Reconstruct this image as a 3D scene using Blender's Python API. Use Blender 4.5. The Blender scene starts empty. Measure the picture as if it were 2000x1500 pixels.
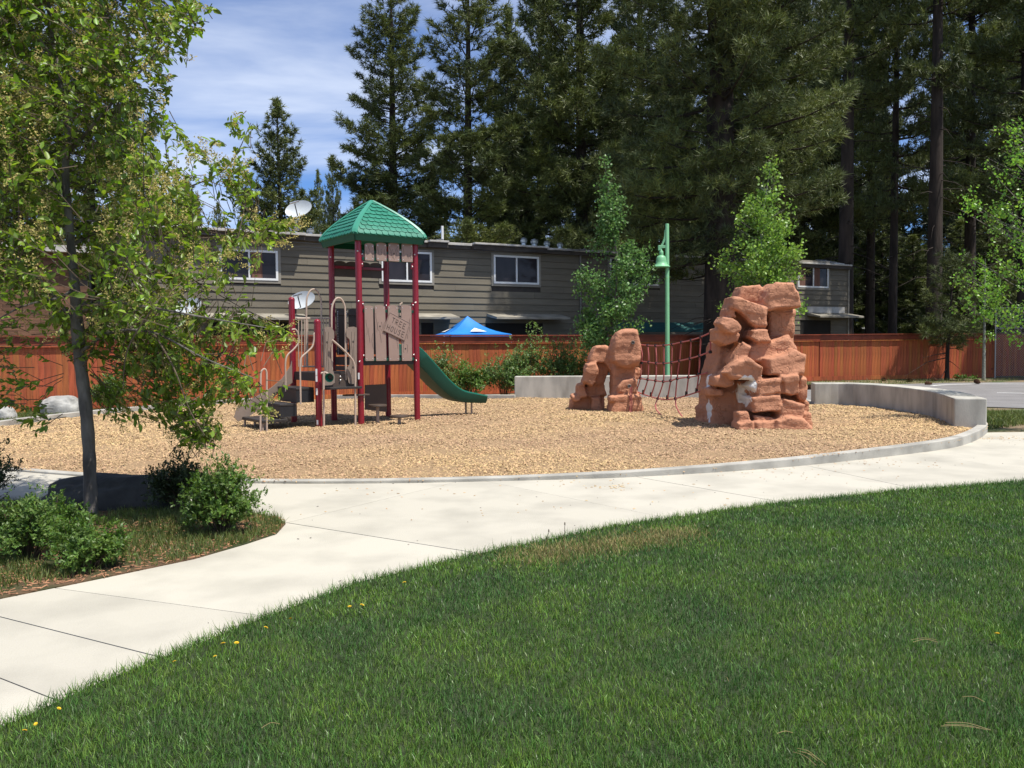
import bpy, bmesh, math, random
import numpy as np
from mathutils import Vector, Matrix, noise as mnoise

random.seed(7)
rng = np.random.default_rng(7)
sc = bpy.context.scene
COL = sc.collection

# ---------------------------------------------------------------- camera, sky, sun, exposure
F = 1650.0
EYE = 1.55
PITCH = math.atan(72 / F)
ROLL = 0.010
_cp, _sp = math.cos(PITCH), math.sin(PITCH)
FWD = np.array([0, _cp, -_sp])
_r0 = np.array([1.0, 0, 0]); _u0 = np.array([0, _sp, _cp])
RT = math.cos(ROLL) * _r0 - math.sin(ROLL) * _u0
UPV = math.sin(ROLL) * _r0 + math.cos(ROLL) * _u0
CAMP = np.array([0, 0, EYE])

cam_d = bpy.data.cameras.new('camera')
cam_d.sensor_width = 36
cam_d.lens = F / 2000 * 36
cam_d.clip_start = 0.05
cam_d.clip_end = 2000
cam = bpy.data.objects.new('camera', cam_d)
COL.objects.link(cam)
m = Matrix(((RT[0], UPV[0], -FWD[0], 0), (RT[1], UPV[1], -FWD[1], 0), (RT[2], UPV[2], -FWD[2], EYE), (0, 0, 0, 1)))
cam.matrix_world = m
sc.camera = cam

SUN_EL = math.radians(67)
SUN_AZ = math.radians(119)       # clockwise from +Y (straight ahead)
world = bpy.data.worlds.new('World')
sc.world = world
world.use_nodes = True
wn, wl = world.node_tree.nodes, world.node_tree.links
wn.clear()
w_out = wn.new('ShaderNodeOutputWorld')
w_bg = wn.new('ShaderNodeBackground')
w_bg.inputs['Strength'].default_value = 0.097
w_sky = wn.new('ShaderNodeTexSky')
w_sky.sky_type = 'NISHITA'
w_sky.sun_disc = False
w_sky.sun_elevation = SUN_EL
w_sky.sun_rotation = SUN_AZ
w_sky.altitude = 1900
w_sky.air_density = 1.0
w_sky.dust_density = 0.6
w_tc = wn.new('ShaderNodeTexCoord')
w_sep = wn.new('ShaderNodeSeparateXYZ')
wl.new(w_tc.outputs['Generated'], w_sep.inputs[0])
w_add = wn.new('ShaderNodeMath'); w_add.operation = 'ADD'; w_add.inputs[1].default_value = 0.12
wl.new(w_sep.outputs['Z'], w_add.inputs[0])
w_dx = wn.new('ShaderNodeMath'); w_dx.operation = 'DIVIDE'
w_dy = wn.new('ShaderNodeMath'); w_dy.operation = 'DIVIDE'
wl.new(w_sep.outputs['X'], w_dx.inputs[0]); wl.new(w_add.outputs[0], w_dx.inputs[1])
wl.new(w_sep.outputs['Y'], w_dy.inputs[0]); wl.new(w_add.outputs[0], w_dy.inputs[1])
w_cmb = wn.new('ShaderNodeCombineXYZ')
wl.new(w_dx.outputs[0], w_cmb.inputs[0]); wl.new(w_dy.outputs[0], w_cmb.inputs[1])
w_map = wn.new('ShaderNodeMapping')
w_map.inputs['Rotation'].default_value = (0, 0, 0.5)
w_map.inputs['Scale'].default_value = (0.55, 1.1, 1)
w_map.inputs['Location'].default_value = (0.9, 0.35, 0)
wl.new(w_cmb.outputs[0], w_map.inputs['Vector'])
w_n = wn.new('ShaderNodeTexNoise')
w_n.inputs['Scale'].default_value = 1.25
w_n.inputs['Detail'].default_value = 9
w_n.inputs['Roughness'].default_value = 0.52
w_n.inputs['Distortion'].default_value = 0.5
wl.new(w_map.outputs[0], w_n.inputs['Vector'])
w_rmp = wn.new('ShaderNodeValToRGB')
w_rmp.color_ramp.elements[0].position = 0.385
w_rmp.color_ramp.elements[0].color = (0, 0, 0, 1)
w_rmp.color_ramp.elements[1].position = 0.68
w_rmp.color_ramp.elements[1].color = (0.85, 0.85, 0.85, 1)
wl.new(w_n.outputs['Fac'], w_rmp.inputs[0])
w_tint = wn.new('ShaderNodeMix'); w_tint.data_type = 'RGBA'; w_tint.blend_type = 'MULTIPLY'
w_tint.inputs[0].default_value = 1.0
w_tint.inputs[7].default_value = (0.62, 0.88, 1.26, 1)
wl.new(w_sky.outputs[0], w_tint.inputs[6])
w_mix = wn.new('ShaderNodeMix'); w_mix.data_type = 'RGBA'
wl.new(w_rmp.outputs[0], w_mix.inputs[0])
wl.new(w_tint.outputs[2], w_mix.inputs[6])
w_mix.inputs[7].default_value = (7.2, 7.9, 9.2, 1)
wl.new(w_mix.outputs[2], w_bg.inputs['Color'])
wl.new(w_bg.outputs[0], w_out.inputs[0])

sun_d = bpy.data.lights.new('sun', 'SUN')
sun_d.energy = 5.0
sun_d.angle = math.radians(0.53)
sun_d.color = (1.0, 0.955, 0.88)
sun = bpy.data.objects.new('sun', sun_d)
COL.objects.link(sun)
SDIR = Vector((math.cos(SUN_EL) * math.sin(SUN_AZ), math.cos(SUN_EL) * math.cos(SUN_AZ), math.sin(SUN_EL)))
sun.rotation_euler = SDIR.to_track_quat('Z', 'Y').to_euler()
sun.location = (10, -10, 40)

sc.view_settings.view_transform = 'Standard'
sc.view_settings.look = 'None'
sc.view_settings.gamma = 1.0
sc.view_settings.exposure = 0.37
sc.view_settings.use_curve_mapping = False
sc.cycles.max_bounces = 6
sc.cycles.transparent_max_bounces = 8

# ---------------------------------------------------------------- surveying helpers
def ray(px, py):
    return FWD + RT * (px - 1000) / F - UPV * (py - 750) / F
def G(px, py, z=0.0):
    d = ray(px, py); return CAMP + d * ((z - EYE) / d[2])
def at(px, py, Y):
    d = ray(px, py); return CAMP + d * (Y / d[1])
def onp(A, B, px, py):
    A = np.array(A[:2], float); t = np.array(B[:2], float) - A; n = np.array([-t[1], t[0]])
    d = ray(px, py); return CAMP + d * ((n @ (A - CAMP[:2])) / (n @ d[:2]))

# ---------------------------------------------------------------- materials
def lk(nt, a, b): nt.links.new(a, b)
def mat(name, col, rough=0.6, var=0.0, scale=8.0, bump=0.0, bscale=40.0, rnd=0.0, col2=None, stretch=None, metal=0.0,
        spec=0.4, island=False, transl=0.0, mixpos=(0.35, 0.65), detail=6, coat=0.0, hue=0.0):
    """procedural material: base colour varied by noise, by piece and by fine relief"""
    M = bpy.data.materials.new(name); M.use_nodes = True
    nt = M.node_tree; N = nt.nodes
    bs = N['Principled BSDF']; out = N['Material Output']
    bs.inputs['Roughness'].default_value = rough
    bs.inputs['Metallic'].default_value = metal
    bs.inputs['Specular IOR Level'].default_value = spec
    if coat: bs.inputs['Coat Weight'].default_value = coat
    tc = N.new('ShaderNodeTexCoord'); mp = N.new('ShaderNodeMapping')
    lk(nt, tc.outputs['Object'], mp.inputs['Vector'])
    if stretch: mp.inputs['Scale'].default_value = stretch
    ns = N.new('ShaderNodeTexNoise'); ns.inputs['Scale'].default_value = scale; ns.inputs['Detail'].default_value = detail
    lk(nt, mp.outputs[0], ns.inputs['Vector'])
    rp = N.new('ShaderNodeValToRGB')
    c2 = col2 if col2 else tuple(c * (1 - var) for c in col)
    rp.color_ramp.elements[0].position = mixpos[0]; rp.color_ramp.elements[0].color = (*c2, 1)
    rp.color_ramp.elements[1].position = mixpos[1]; rp.color_ramp.elements[1].color = (*col, 1)
    lk(nt, ns.outputs['Fac'], rp.inputs[0])
    cur = rp.outputs[0]
    if rnd > 0:
        if island:
            gi = N.new('ShaderNodeNewGeometry'); src = gi.outputs['Random Per Island']
        else:
            gi = N.new('ShaderNodeObjectInfo'); src = gi.outputs['Random']
        mr = N.new('ShaderNodeMapRange'); mr.inputs['To Min'].default_value = 1 - rnd; mr.inputs['To Max'].default_value = 1 + rnd
        lk(nt, src, mr.inputs[0])
        hs = N.new('ShaderNodeHueSaturation'); lk(nt, cur, hs.inputs['Color']); lk(nt, mr.outputs[0], hs.inputs['Value'])
        if hue > 0:
            m2 = N.new('ShaderNodeMath'); m2.operation = 'MULTIPLY'; m2.inputs[1].default_value = 7.31; lk(nt, src, m2.inputs[0])
            m3 = N.new('ShaderNodeMath'); m3.operation = 'FRACT'; lk(nt, m2.outputs[0], m3.inputs[0])
            m4 = N.new('ShaderNodeMapRange'); m4.inputs['To Min'].default_value = 0.5 - hue; m4.inputs['To Max'].default_value = 0.5 + hue
            lk(nt, m3.outputs[0], m4.inputs[0]); lk(nt, m4.outputs[0], hs.inputs['Hue'])
        cur = hs.outputs[0]
    lk(nt, cur, bs.inputs['Base Color'])
    if bump > 0:
        nb = N.new('ShaderNodeTexNoise'); nb.inputs['Scale'].default_value = bscale; nb.inputs['Detail'].default_value = 5
        lk(nt, mp.outputs[0], nb.inputs['Vector'])
        bp = N.new('ShaderNodeBump'); bp.inputs['Strength'].default_value = bump; bp.inputs['Distance'].default_value = 0.02
        lk(nt, nb.outputs['Fac'], bp.inputs['Height']); lk(nt, bp.outputs[0], bs.inputs['Normal'])
    if transl > 0:
        tr = N.new('ShaderNodeBsdfTranslucent')
        hb = N.new('ShaderNodeHueSaturation'); hb.inputs['Value'].default_value = 1.6; hb.inputs['Saturation'].default_value = 1.1
        lk(nt, cur, hb.inputs['Color']); lk(nt, hb.outputs[0], tr.inputs['Color'])
        mx = N.new('ShaderNodeMixShader'); mx.inputs[0].default_value = transl
        lk(nt, bs.outputs[0], mx.inputs[1]); lk(nt, tr.outputs[0], mx.inputs[2]); lk(nt, mx.outputs[0], out.inputs['Surface'])
    M['bs'] = 1
    return M

M = {}
M['concrete'] = mat('path_concrete', (0.455, 0.425, 0.352), 0.85, 0.24, 1.5, 0.2, 90, 0.05, mixpos=(0.26, 0.56), detail=10)
M['kerb'] = mat('kerb_concrete', (0.42, 0.40, 0.35), 0.85, 0.34, 3, 0.2, 60, 0.05)
M['wall_conc'] = mat('wall_concrete', (0.50, 0.475, 0.41), 0.85, 0.42, 3.2, 0.15, 50, 0.04, stretch=(1, 1, 0.35), mixpos=(0.3, 0.62))
M['joint'] = mat('joint_dirt', (0.17, 0.15, 0.12), 0.95, 0.3, 5)
M['ground'] = mat('ground_earth', (0.20, 0.145, 0.085), 0.95, 0.3, 1.2, 0.5, 25, col2=(0.075, 0.095, 0.03), mixpos=(0.42, 0.55))
M['lawn_soil'] = mat('lawn_soil', (0.035, 0.05, 0.016), 0.95, 0.3, 3, 0.4, 60, col2=(0.022, 0.032, 0.012))
M['bed_soil'] = mat('bed_mulch', (0.13, 0.075, 0.04), 0.95, 0.3, 2.2, 0.9, 60, col2=(0.04, 0.05, 0.015), mixpos=(0.42, 0.6))
M['chips_base'] = mat('chips_base', (0.34, 0.225, 0.12), 0.95, 0.45, 30, 0.9, 45, mixpos=(0.3, 0.62))
M['chip'] = mat('wood_chip', (0.47, 0.325, 0.165), 0.9, 0.3, 0.16, 0, 40, 0.36, island=True, mixpos=(0.40, 0.6), hue=0.012, col2=(0.37, 0.245, 0.145), detail=2)
M['asphalt'] = mat('asphalt', (0.215, 0.205, 0.20), 0.95, 0.18, 1.2, 0.3, 120)
M['paint_line'] = mat('court_paint', (0.75, 0.74, 0.7), 0.8, 0.2, 12)
M['needle'] = mat('pine_needles', (0.145, 0.172, 0.042), 0.55, 0.4, 0.25, 0, 10, 0.6, island=True, transl=0.12, hue=0.02, col2=(0.06, 0.08, 0.029))
M['needle_far'] = mat('far_pine_needles', (0.07, 0.09, 0.036), 0.55, 0.3, 0.25, 0, 10, 0.45, island=True, transl=0.12, hue=0.02)
M['bark'] = mat('pine_bark', (0.055, 0.04, 0.031), 0.95, 0.6, 5, 1.0, 14, stretch=(1, 1, 0.22))
M['bark_grey'] = mat('grey_bark', (0.21, 0.185, 0.16), 0.9, 0.7, 7, 1.0, 26, stretch=(1, 1, 0.4))
M['bark_pale'] = mat('aspen_bark', (0.33, 0.33, 0.27), 0.8, 0.5, 14, 0.3, 30)
M['aspen_leaf'] = mat('aspen_leaf', (0.20, 0.36, 0.06), 0.35, 0.2, 2, 0, 10, 0.32, island=True, transl=0.4, hue=0.02, spec=0.35)
M['aspen_dull'] = mat('cottonwood_leaf', (0.13, 0.24, 0.07), 0.38, 0.2, 2, 0, 10, 0.45, island=True, transl=0.35, hue=0.015, spec=0.35)
M['aspen_yellow'] = mat('yellowgreen_leaf', (0.22, 0.35, 0.07), 0.35, 0.2, 2, 0, 10, 0.4, island=True, transl=0.35, hue=0.015, spec=0.35)
M['cherry_leaf'] = mat('cherry_leaf', (0.19, 0.285, 0.038), 0.4, 0.25, 1.2, 0, 10, 0.42, island=True, transl=0.38, hue=0.018, spec=0.5)
M['cherry_leaf_o'] = mat('cherry_leaf_single', (0.20, 0.31, 0.035), 0.4, 0.25, 1.2, 0, 10, 0.35, island=False, transl=0.38, hue=0.015, spec=0.5)
M['raceme'] = mat('faded_blossom', (0.50, 0.42, 0.15), 0.8, 0.2, 3, 0, 10, 0.3, island=True, transl=0.25, hue=0.02)
M['shrub'] = mat('shrub_leaf', (0.115, 0.20, 0.035), 0.5, 0.35, 2, 0, 10, 0.38, island=True, transl=0.3, hue=0.02)
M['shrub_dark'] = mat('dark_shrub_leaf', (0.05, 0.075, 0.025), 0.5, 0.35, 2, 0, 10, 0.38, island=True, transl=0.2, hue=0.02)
M['shrub_far'] = mat('far_shrub_leaf', (0.15, 0.24, 0.065), 0.5, 0.35, 1.2, 0, 10, 0.38, island=True, transl=0.3, hue=0.02)
M['twig'] = mat('twig', (0.14, 0.10, 0.065), 0.9, 0.4, 6)
M['grass'] = mat('grass_blade', (0.125, 0.22, 0.034), 0.4, 0.25, 1.6, 0, 10, 0.65, island=True, transl=0.2, hue=0.025, col2=(0.07, 0.148, 0.034), mixpos=(0.38, 0.62), spec=0.35)
M['grass_rough'] = mat('rough_grass', (0.13, 0.17, 0.04), 0.5, 0.3, 1.5, 0, 10, 0.45, island=True, transl=0.25, hue=0.03)
M['grass_dry'] = mat('dry_grass', (0.36, 0.29, 0.12), 0.7, 0.3, 2, 0, 10, 0.3, island=True, transl=0.2, hue=0.02)
M['fence'] = mat('stained_fence_wood', (0.42, 0.112, 0.034), 0.65, 0.5, 3.0, 0.25, 30, 0.16, stretch=(6, 6, 0.5), hue=0.012, mixpos=(0.3, 0.6))
M['fence_dark'] = mat('stained_fence_cap', (0.25, 0.052, 0.022), 0.6, 0.4, 3.0, 0.2, 30, 0.1, stretch=(1, 1, 1))
M['siding'] = mat('grey_siding', (0.165, 0.142, 0.103), 0.75, 0.18, 2.0, 0.2, 30, 0.09, stretch=(0.5, 0.5, 3))
M['brown_siding'] = mat('brown_siding', (0.20, 0.10, 0.055), 0.8, 0.4, 3.0, 0.3, 30, 0.25, stretch=(0.5, 0.5, 3))
M['trim'] = mat('taupe_trim', (0.27, 0.245, 0.20), 0.7, 0.15, 4)
M['white'] = mat('white_vinyl', (0.78, 0.78, 0.76), 0.4, 0.05, 4)
M['roof_metal'] = mat('pale_roof_edge', (0.55, 0.52, 0.47), 0.6, 0.35, 3)
M['roof_top'] = mat('gravel_roof', (0.25, 0.24, 0.22), 0.9, 0.3, 6)
M['dark_wood'] = mat('dark_fascia', (0.07, 0.058, 0.048), 0.8, 0.3, 4)
M['void_panel'] = mat('painted_dark_interior', (0.02, 0.017, 0.015), 0.9, 0.2, 3)
M['awning'] = mat('weathered_awning', (0.33, 0.30, 0.24), 0.85, 0.4, 5, 0.2, 20, stretch=(0.4, 0.4, 2))
M['galv'] = mat('galvanised', (0.55, 0.57, 0.58), 0.35, 0.25, 8, metal=0.8)
M['pipe'] = mat('grey_pipe', (0.17, 0.155, 0.135), 0.6, 0.2, 8)
M['dish'] = mat('dish_grey', (0.50, 0.53, 0.54), 0.4, 0.08, 3)
M['black'] = mat('black_plastic', (0.02, 0.02, 0.022), 0.4, 0.2, 8)
M['curtain'] = mat('curtain', (0.20, 0.10, 0.07), 0.9, 0.5, 9, stretch=(3, 3, 0.2))
M['tent'] = mat('blue_canopy', (0.03, 0.27, 0.80), 0.5, 0.2, 2, 0.2, 8, transl=0.2)
M['lamp_green'] = mat('lamp_green', (0.20, 0.47, 0.25), 0.45, 0.1, 4, 0.1, 40)
M['rope'] = mat('red_rope', (0.46, 0.13, 0.12), 0.8, 0.3, 60)
M['red_post'] = mat('maroon_post', (0.24, 0.010, 0.022), 0.33, 0.12, 4, 0.05, 60, coat=0.2)
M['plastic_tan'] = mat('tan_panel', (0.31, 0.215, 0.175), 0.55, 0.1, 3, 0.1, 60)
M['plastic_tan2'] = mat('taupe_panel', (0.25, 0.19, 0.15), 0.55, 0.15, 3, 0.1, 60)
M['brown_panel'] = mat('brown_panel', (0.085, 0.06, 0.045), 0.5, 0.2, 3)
M['groove'] = mat('engraved_line', (0.075, 0.06, 0.05), 0.7, 0.2, 10)
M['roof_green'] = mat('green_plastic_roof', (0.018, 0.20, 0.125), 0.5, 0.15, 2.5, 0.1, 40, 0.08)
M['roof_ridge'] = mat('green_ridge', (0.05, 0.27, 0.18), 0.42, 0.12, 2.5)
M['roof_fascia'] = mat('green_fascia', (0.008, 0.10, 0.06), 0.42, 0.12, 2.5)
M['slide'] = mat('green_slide', (0.004, 0.058, 0.036), 0.5, 0.12, 2.5, 0.05, 30)
M['slide_lip'] = mat('green_slide_lip', (0.01, 0.13, 0.085), 0.32, 0.12, 2.5)
M['bar'] = mat('beige_powder_coat', (0.50, 0.385, 0.30), 0.4, 0.1, 6)
M['deck'] = mat('coated_deck', (0.035, 0.03, 0.027), 0.5, 0.25, 12, 0.2, 60)
M['bolt'] = mat('bolt_steel', (0.75, 0.72, 0.68), 0.3, 0.1, 5, metal=0.6)
M['leg'] = mat('bench_leg', (0.36, 0.28, 0.225), 0.5, 0.15, 5)
M['boulder'] = mat('granite', (0.40, 0.39, 0.36), 0.9, 0.35, 4, 0.5, 20)
M['boulder_shaded'] = mat('shade_toned_granite', (0.055, 0.053, 0.05), 0.9, 0.5, 4, 0.7, 16)  # granite with the tree's shade put into its colour
M['cone'] = mat('pine_cone', (0.13, 0.06, 0.03), 0.9, 0.4, 20, 0.6, 60)
M['dandelion'] = mat('dandelion_yellow', (0.75, 0.50, 0.02), 0.7, 0.1, 20)
M['seed'] = mat('seed_head', (0.6, 0.58, 0.5), 0.9, 0.1, 20)
M['steel_link'] = mat('chain_link_wire', (0.42, 0.42, 0.42), 0.4, 0.1, 10, metal=0.5)
M['far_house'] = mat('far_house_wall', (0.30, 0.32, 0.34), 0.9, 0.15, 1)
M['teal'] = mat('teal_awning', (0.02, 0.10, 0.09), 0.8, 0.3, 3)

def glass_mat():
    Mg = bpy.data.materials.new('window_glass'); Mg.use_nodes = True
    bs = Mg.node_tree.nodes['Principled BSDF']
    N = Mg.node_tree.nodes
    ns = N.new('ShaderNodeTexNoise'); ns.inputs['Scale'].default_value = 1.5
    rp = N.new('ShaderNodeValToRGB'); rp.color_ramp.elements[0].color = (0.012, 0.012, 0.015, 1); rp.color_ramp.elements[1].color = (0.05, 0.04, 0.045, 1)
    lk(Mg.node_tree, ns.outputs['Fac'], rp.inputs[0]); lk(Mg.node_tree, rp.outputs[0], bs.inputs['Base Color'])
    bs.inputs['Roughness'].default_value = 0.06
    bs.inputs['Specular IOR Level'].default_value = 0.22
    return Mg
M['glass'] = glass_mat()

def rock_mat():
    """sandstone coloured render; a weathered pale patch where the coat has worn through"""
    Mr = mat('painted_sandstone', (0.50, 0.232, 0.13), 0.85, 0.28, 2.2, 0.6, 28, col2=(0.385, 0.175, 0.10), mixpos=(0.3, 0.7))
    nt = Mr.node_tree; N = nt.nodes; bs = N['Principled BSDF']
    src = bs.inputs['Base Color'].links[0].from_socket
    at_ = N.new('ShaderNodeAttribute'); at_.attribute_name = 'worn'
    ns = N.new('ShaderNodeTexNoise'); ns.inputs['Scale'].default_value = 9; ns.inputs['Detail'].default_value = 6
    tc = N.new('ShaderNodeTexCoord'); lk(nt, tc.outputs['Object'], ns.inputs['Vector'])
    ad = N.new('ShaderNodeMath'); ad.operation = 'ADD'; lk(nt, at_.outputs['Fac'], ad.inputs[0])
    sb = N.new('ShaderNodeMath'); sb.operation = 'MULTIPLY_ADD'; sb.inputs[1].default_value = 0.8; sb.inputs[2].default_value = -0.4
    lk(nt, ns.outputs['Fac'], sb.inputs[0]); lk(nt, sb.outputs[0], ad.inputs[1])
    rp = N.new('ShaderNodeValToRGB'); rp.color_ramp.elements[0].position = 0.46; rp.color_ramp.elements[1].position = 0.54
    lk(nt, ad.outputs[0], rp.inputs[0])
    mx = N.new('ShaderNodeMix'); mx.data_type = 'RGBA'
    lk(nt, rp.outputs[0], mx.inputs[0]); lk(nt, src, mx.inputs[6]); mx.inputs[7].default_value = (0.74, 0.72, 0.68, 1)
    lk(nt, mx.outputs[2], bs.inputs['Base Color'])
    # fine cast-in cracks
    vo = N.new('ShaderNodeTexVoronoi'); vo.feature = 'DISTANCE_TO_EDGE'; vo.inputs['Scale'].default_value = 2.3
    wz = N.new('ShaderNodeTexNoise'); wz.inputs['Scale'].default_value = 3.5
    ma = N.new('ShaderNodeVectorMath'); ma.operation = 'MULTIPLY_ADD'; ma.inputs[1].default_value = (.9, .9, .9)
    lk(nt, tc.outputs['Object'], wz.inputs['Vector']); lk(nt, wz.outputs['Color'], ma.inputs[0]); lk(nt, tc.outputs['Object'], ma.inputs[2]); lk(nt, ma.outputs[0], vo.inputs['Vector'])
    cr2 = N.new('ShaderNodeMapRange'); cr2.inputs['From Max'].default_value = 0.03; lk(nt, vo.outputs['Distance'], cr2.inputs[0])
    b2 = N.new('ShaderNodeBump'); b2.inputs['Strength'].default_value = 0.7; b2.inputs['Distance'].default_value = 0.015
    lk(nt, cr2.outputs[0], b2.inputs['Height']); lk(nt, bs.inputs['Normal'].links[0].from_socket, b2.inputs['Normal']); lk(nt, b2.outputs[0], bs.inputs['Normal'])
    return Mr
M['rock'] = rock_mat()

# ---------------------------------------------------------------- object helpers
def tag(o, label=None, cat=None, group=None, kind=None):
    if label: o['label'] = label
    if cat: o['category'] = cat
    if group: o['group'] = group
    if kind: o['kind'] = kind
    return o
def empty(name, loc, label=None, cat=None, group=None):
    o = bpy.data.objects.new(name, None); COL.objects.link(o)
    o.location = loc; o.empty_display_size = 0.2
    return tag(o, label, cat, group)
def link(name, me, material=None, parent=None, smooth=False, bevel=0.0):
    o = bpy.data.objects.new(name, me); COL.objects.link(o)
    if material is not None and not me.materials: me.materials.append(material)
    if parent is not None: o.parent = parent
    if smooth: me.polygons.foreach_set('use_smooth', [True] * len(me.polygons))
    if bevel:
        b = o.modifiers.new('bevel', 'BEVEL'); b.width = bevel; b.segments = 2; b.limit_method = 'ANGLE'
    return o
def org(parent):
    """world position of a parent chain built without rotation"""
    p = Vector((0, 0, 0))
    while parent is not None:
        p += parent.location; parent = parent.parent
    return p
def tri_mesh(name, V, T):
    V = np.asarray(V, dtype=np.float32).reshape(-1, 3); T = np.asarray(T, dtype=np.int32).reshape(-1, 3)
    me = bpy.data.meshes.new(name)
    me.vertices.add(len(V)); me.vertices.foreach_set('co', V.ravel())
    me.loops.add(T.size); me.loops.foreach_set('vertex_index', T.ravel())
    me.polygons.add(len(T))
    me.polygons.foreach_set('loop_start', np.arange(0, T.size, 3, dtype=np.int32))
    me.polygons.foreach_set('loop_total', np.full(len(T), 3, dtype=np.int32))
    me.update(calc_edges=True)
    return me
def scatter(tv, tt, R, P):
    """template verts tv (k,3), tris tt (m,3), frames R (n,3,3) columns=axes incl. scale, positions P (n,3)"""
    V = np.einsum('nij,kj->nki', R, tv) + P[:, None, :]
    n, k = len(P), len(tv)
    T = tt[None, :, :] + (np.arange(n) * k)[:, None, None]
    return V.reshape(-1, 3), T.reshape(-1, 3)
def norm(a): return a / np.maximum(np.linalg.norm(a, axis=-1, keepdims=True), 1e-9)
def frames(Y, up=None, sx=1.0, sy=1.0, sz=1.0, spin=None):
    """frames whose local y is direction Y; z near up, spun about y"""
    Y = norm(Y); n = len(Y)
    if up is None: up = np.tile([0, 0, 1.0], (n, 1))
    X = norm(np.cross(Y, up) + 1e-6); Z = np.cross(X, Y)
    if spin is not None:
        c, s = np.cos(spin)[:, None], np.sin(spin)[:, None]
        X, Z = X * c + Z * s, Z * c - X * s
    sx = np.broadcast_to(sx, n)[:, None]; sy = np.broadcast_to(sy, n)[:, None]; sz = np.broadcast_to(sz, n)[:, None]
    return np.stack([X * sx, Y * sy, Z * sz], axis=2)
def rdir(n, zmin=-1, zmax=1):
    z = rng.uniform(zmin, zmax, n); a = rng.uniform(0, 2 * math.pi, n); r = np.sqrt(1 - z * z)
    return np.stack([r * np.cos(a), r * np.sin(a), z], 1)

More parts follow.
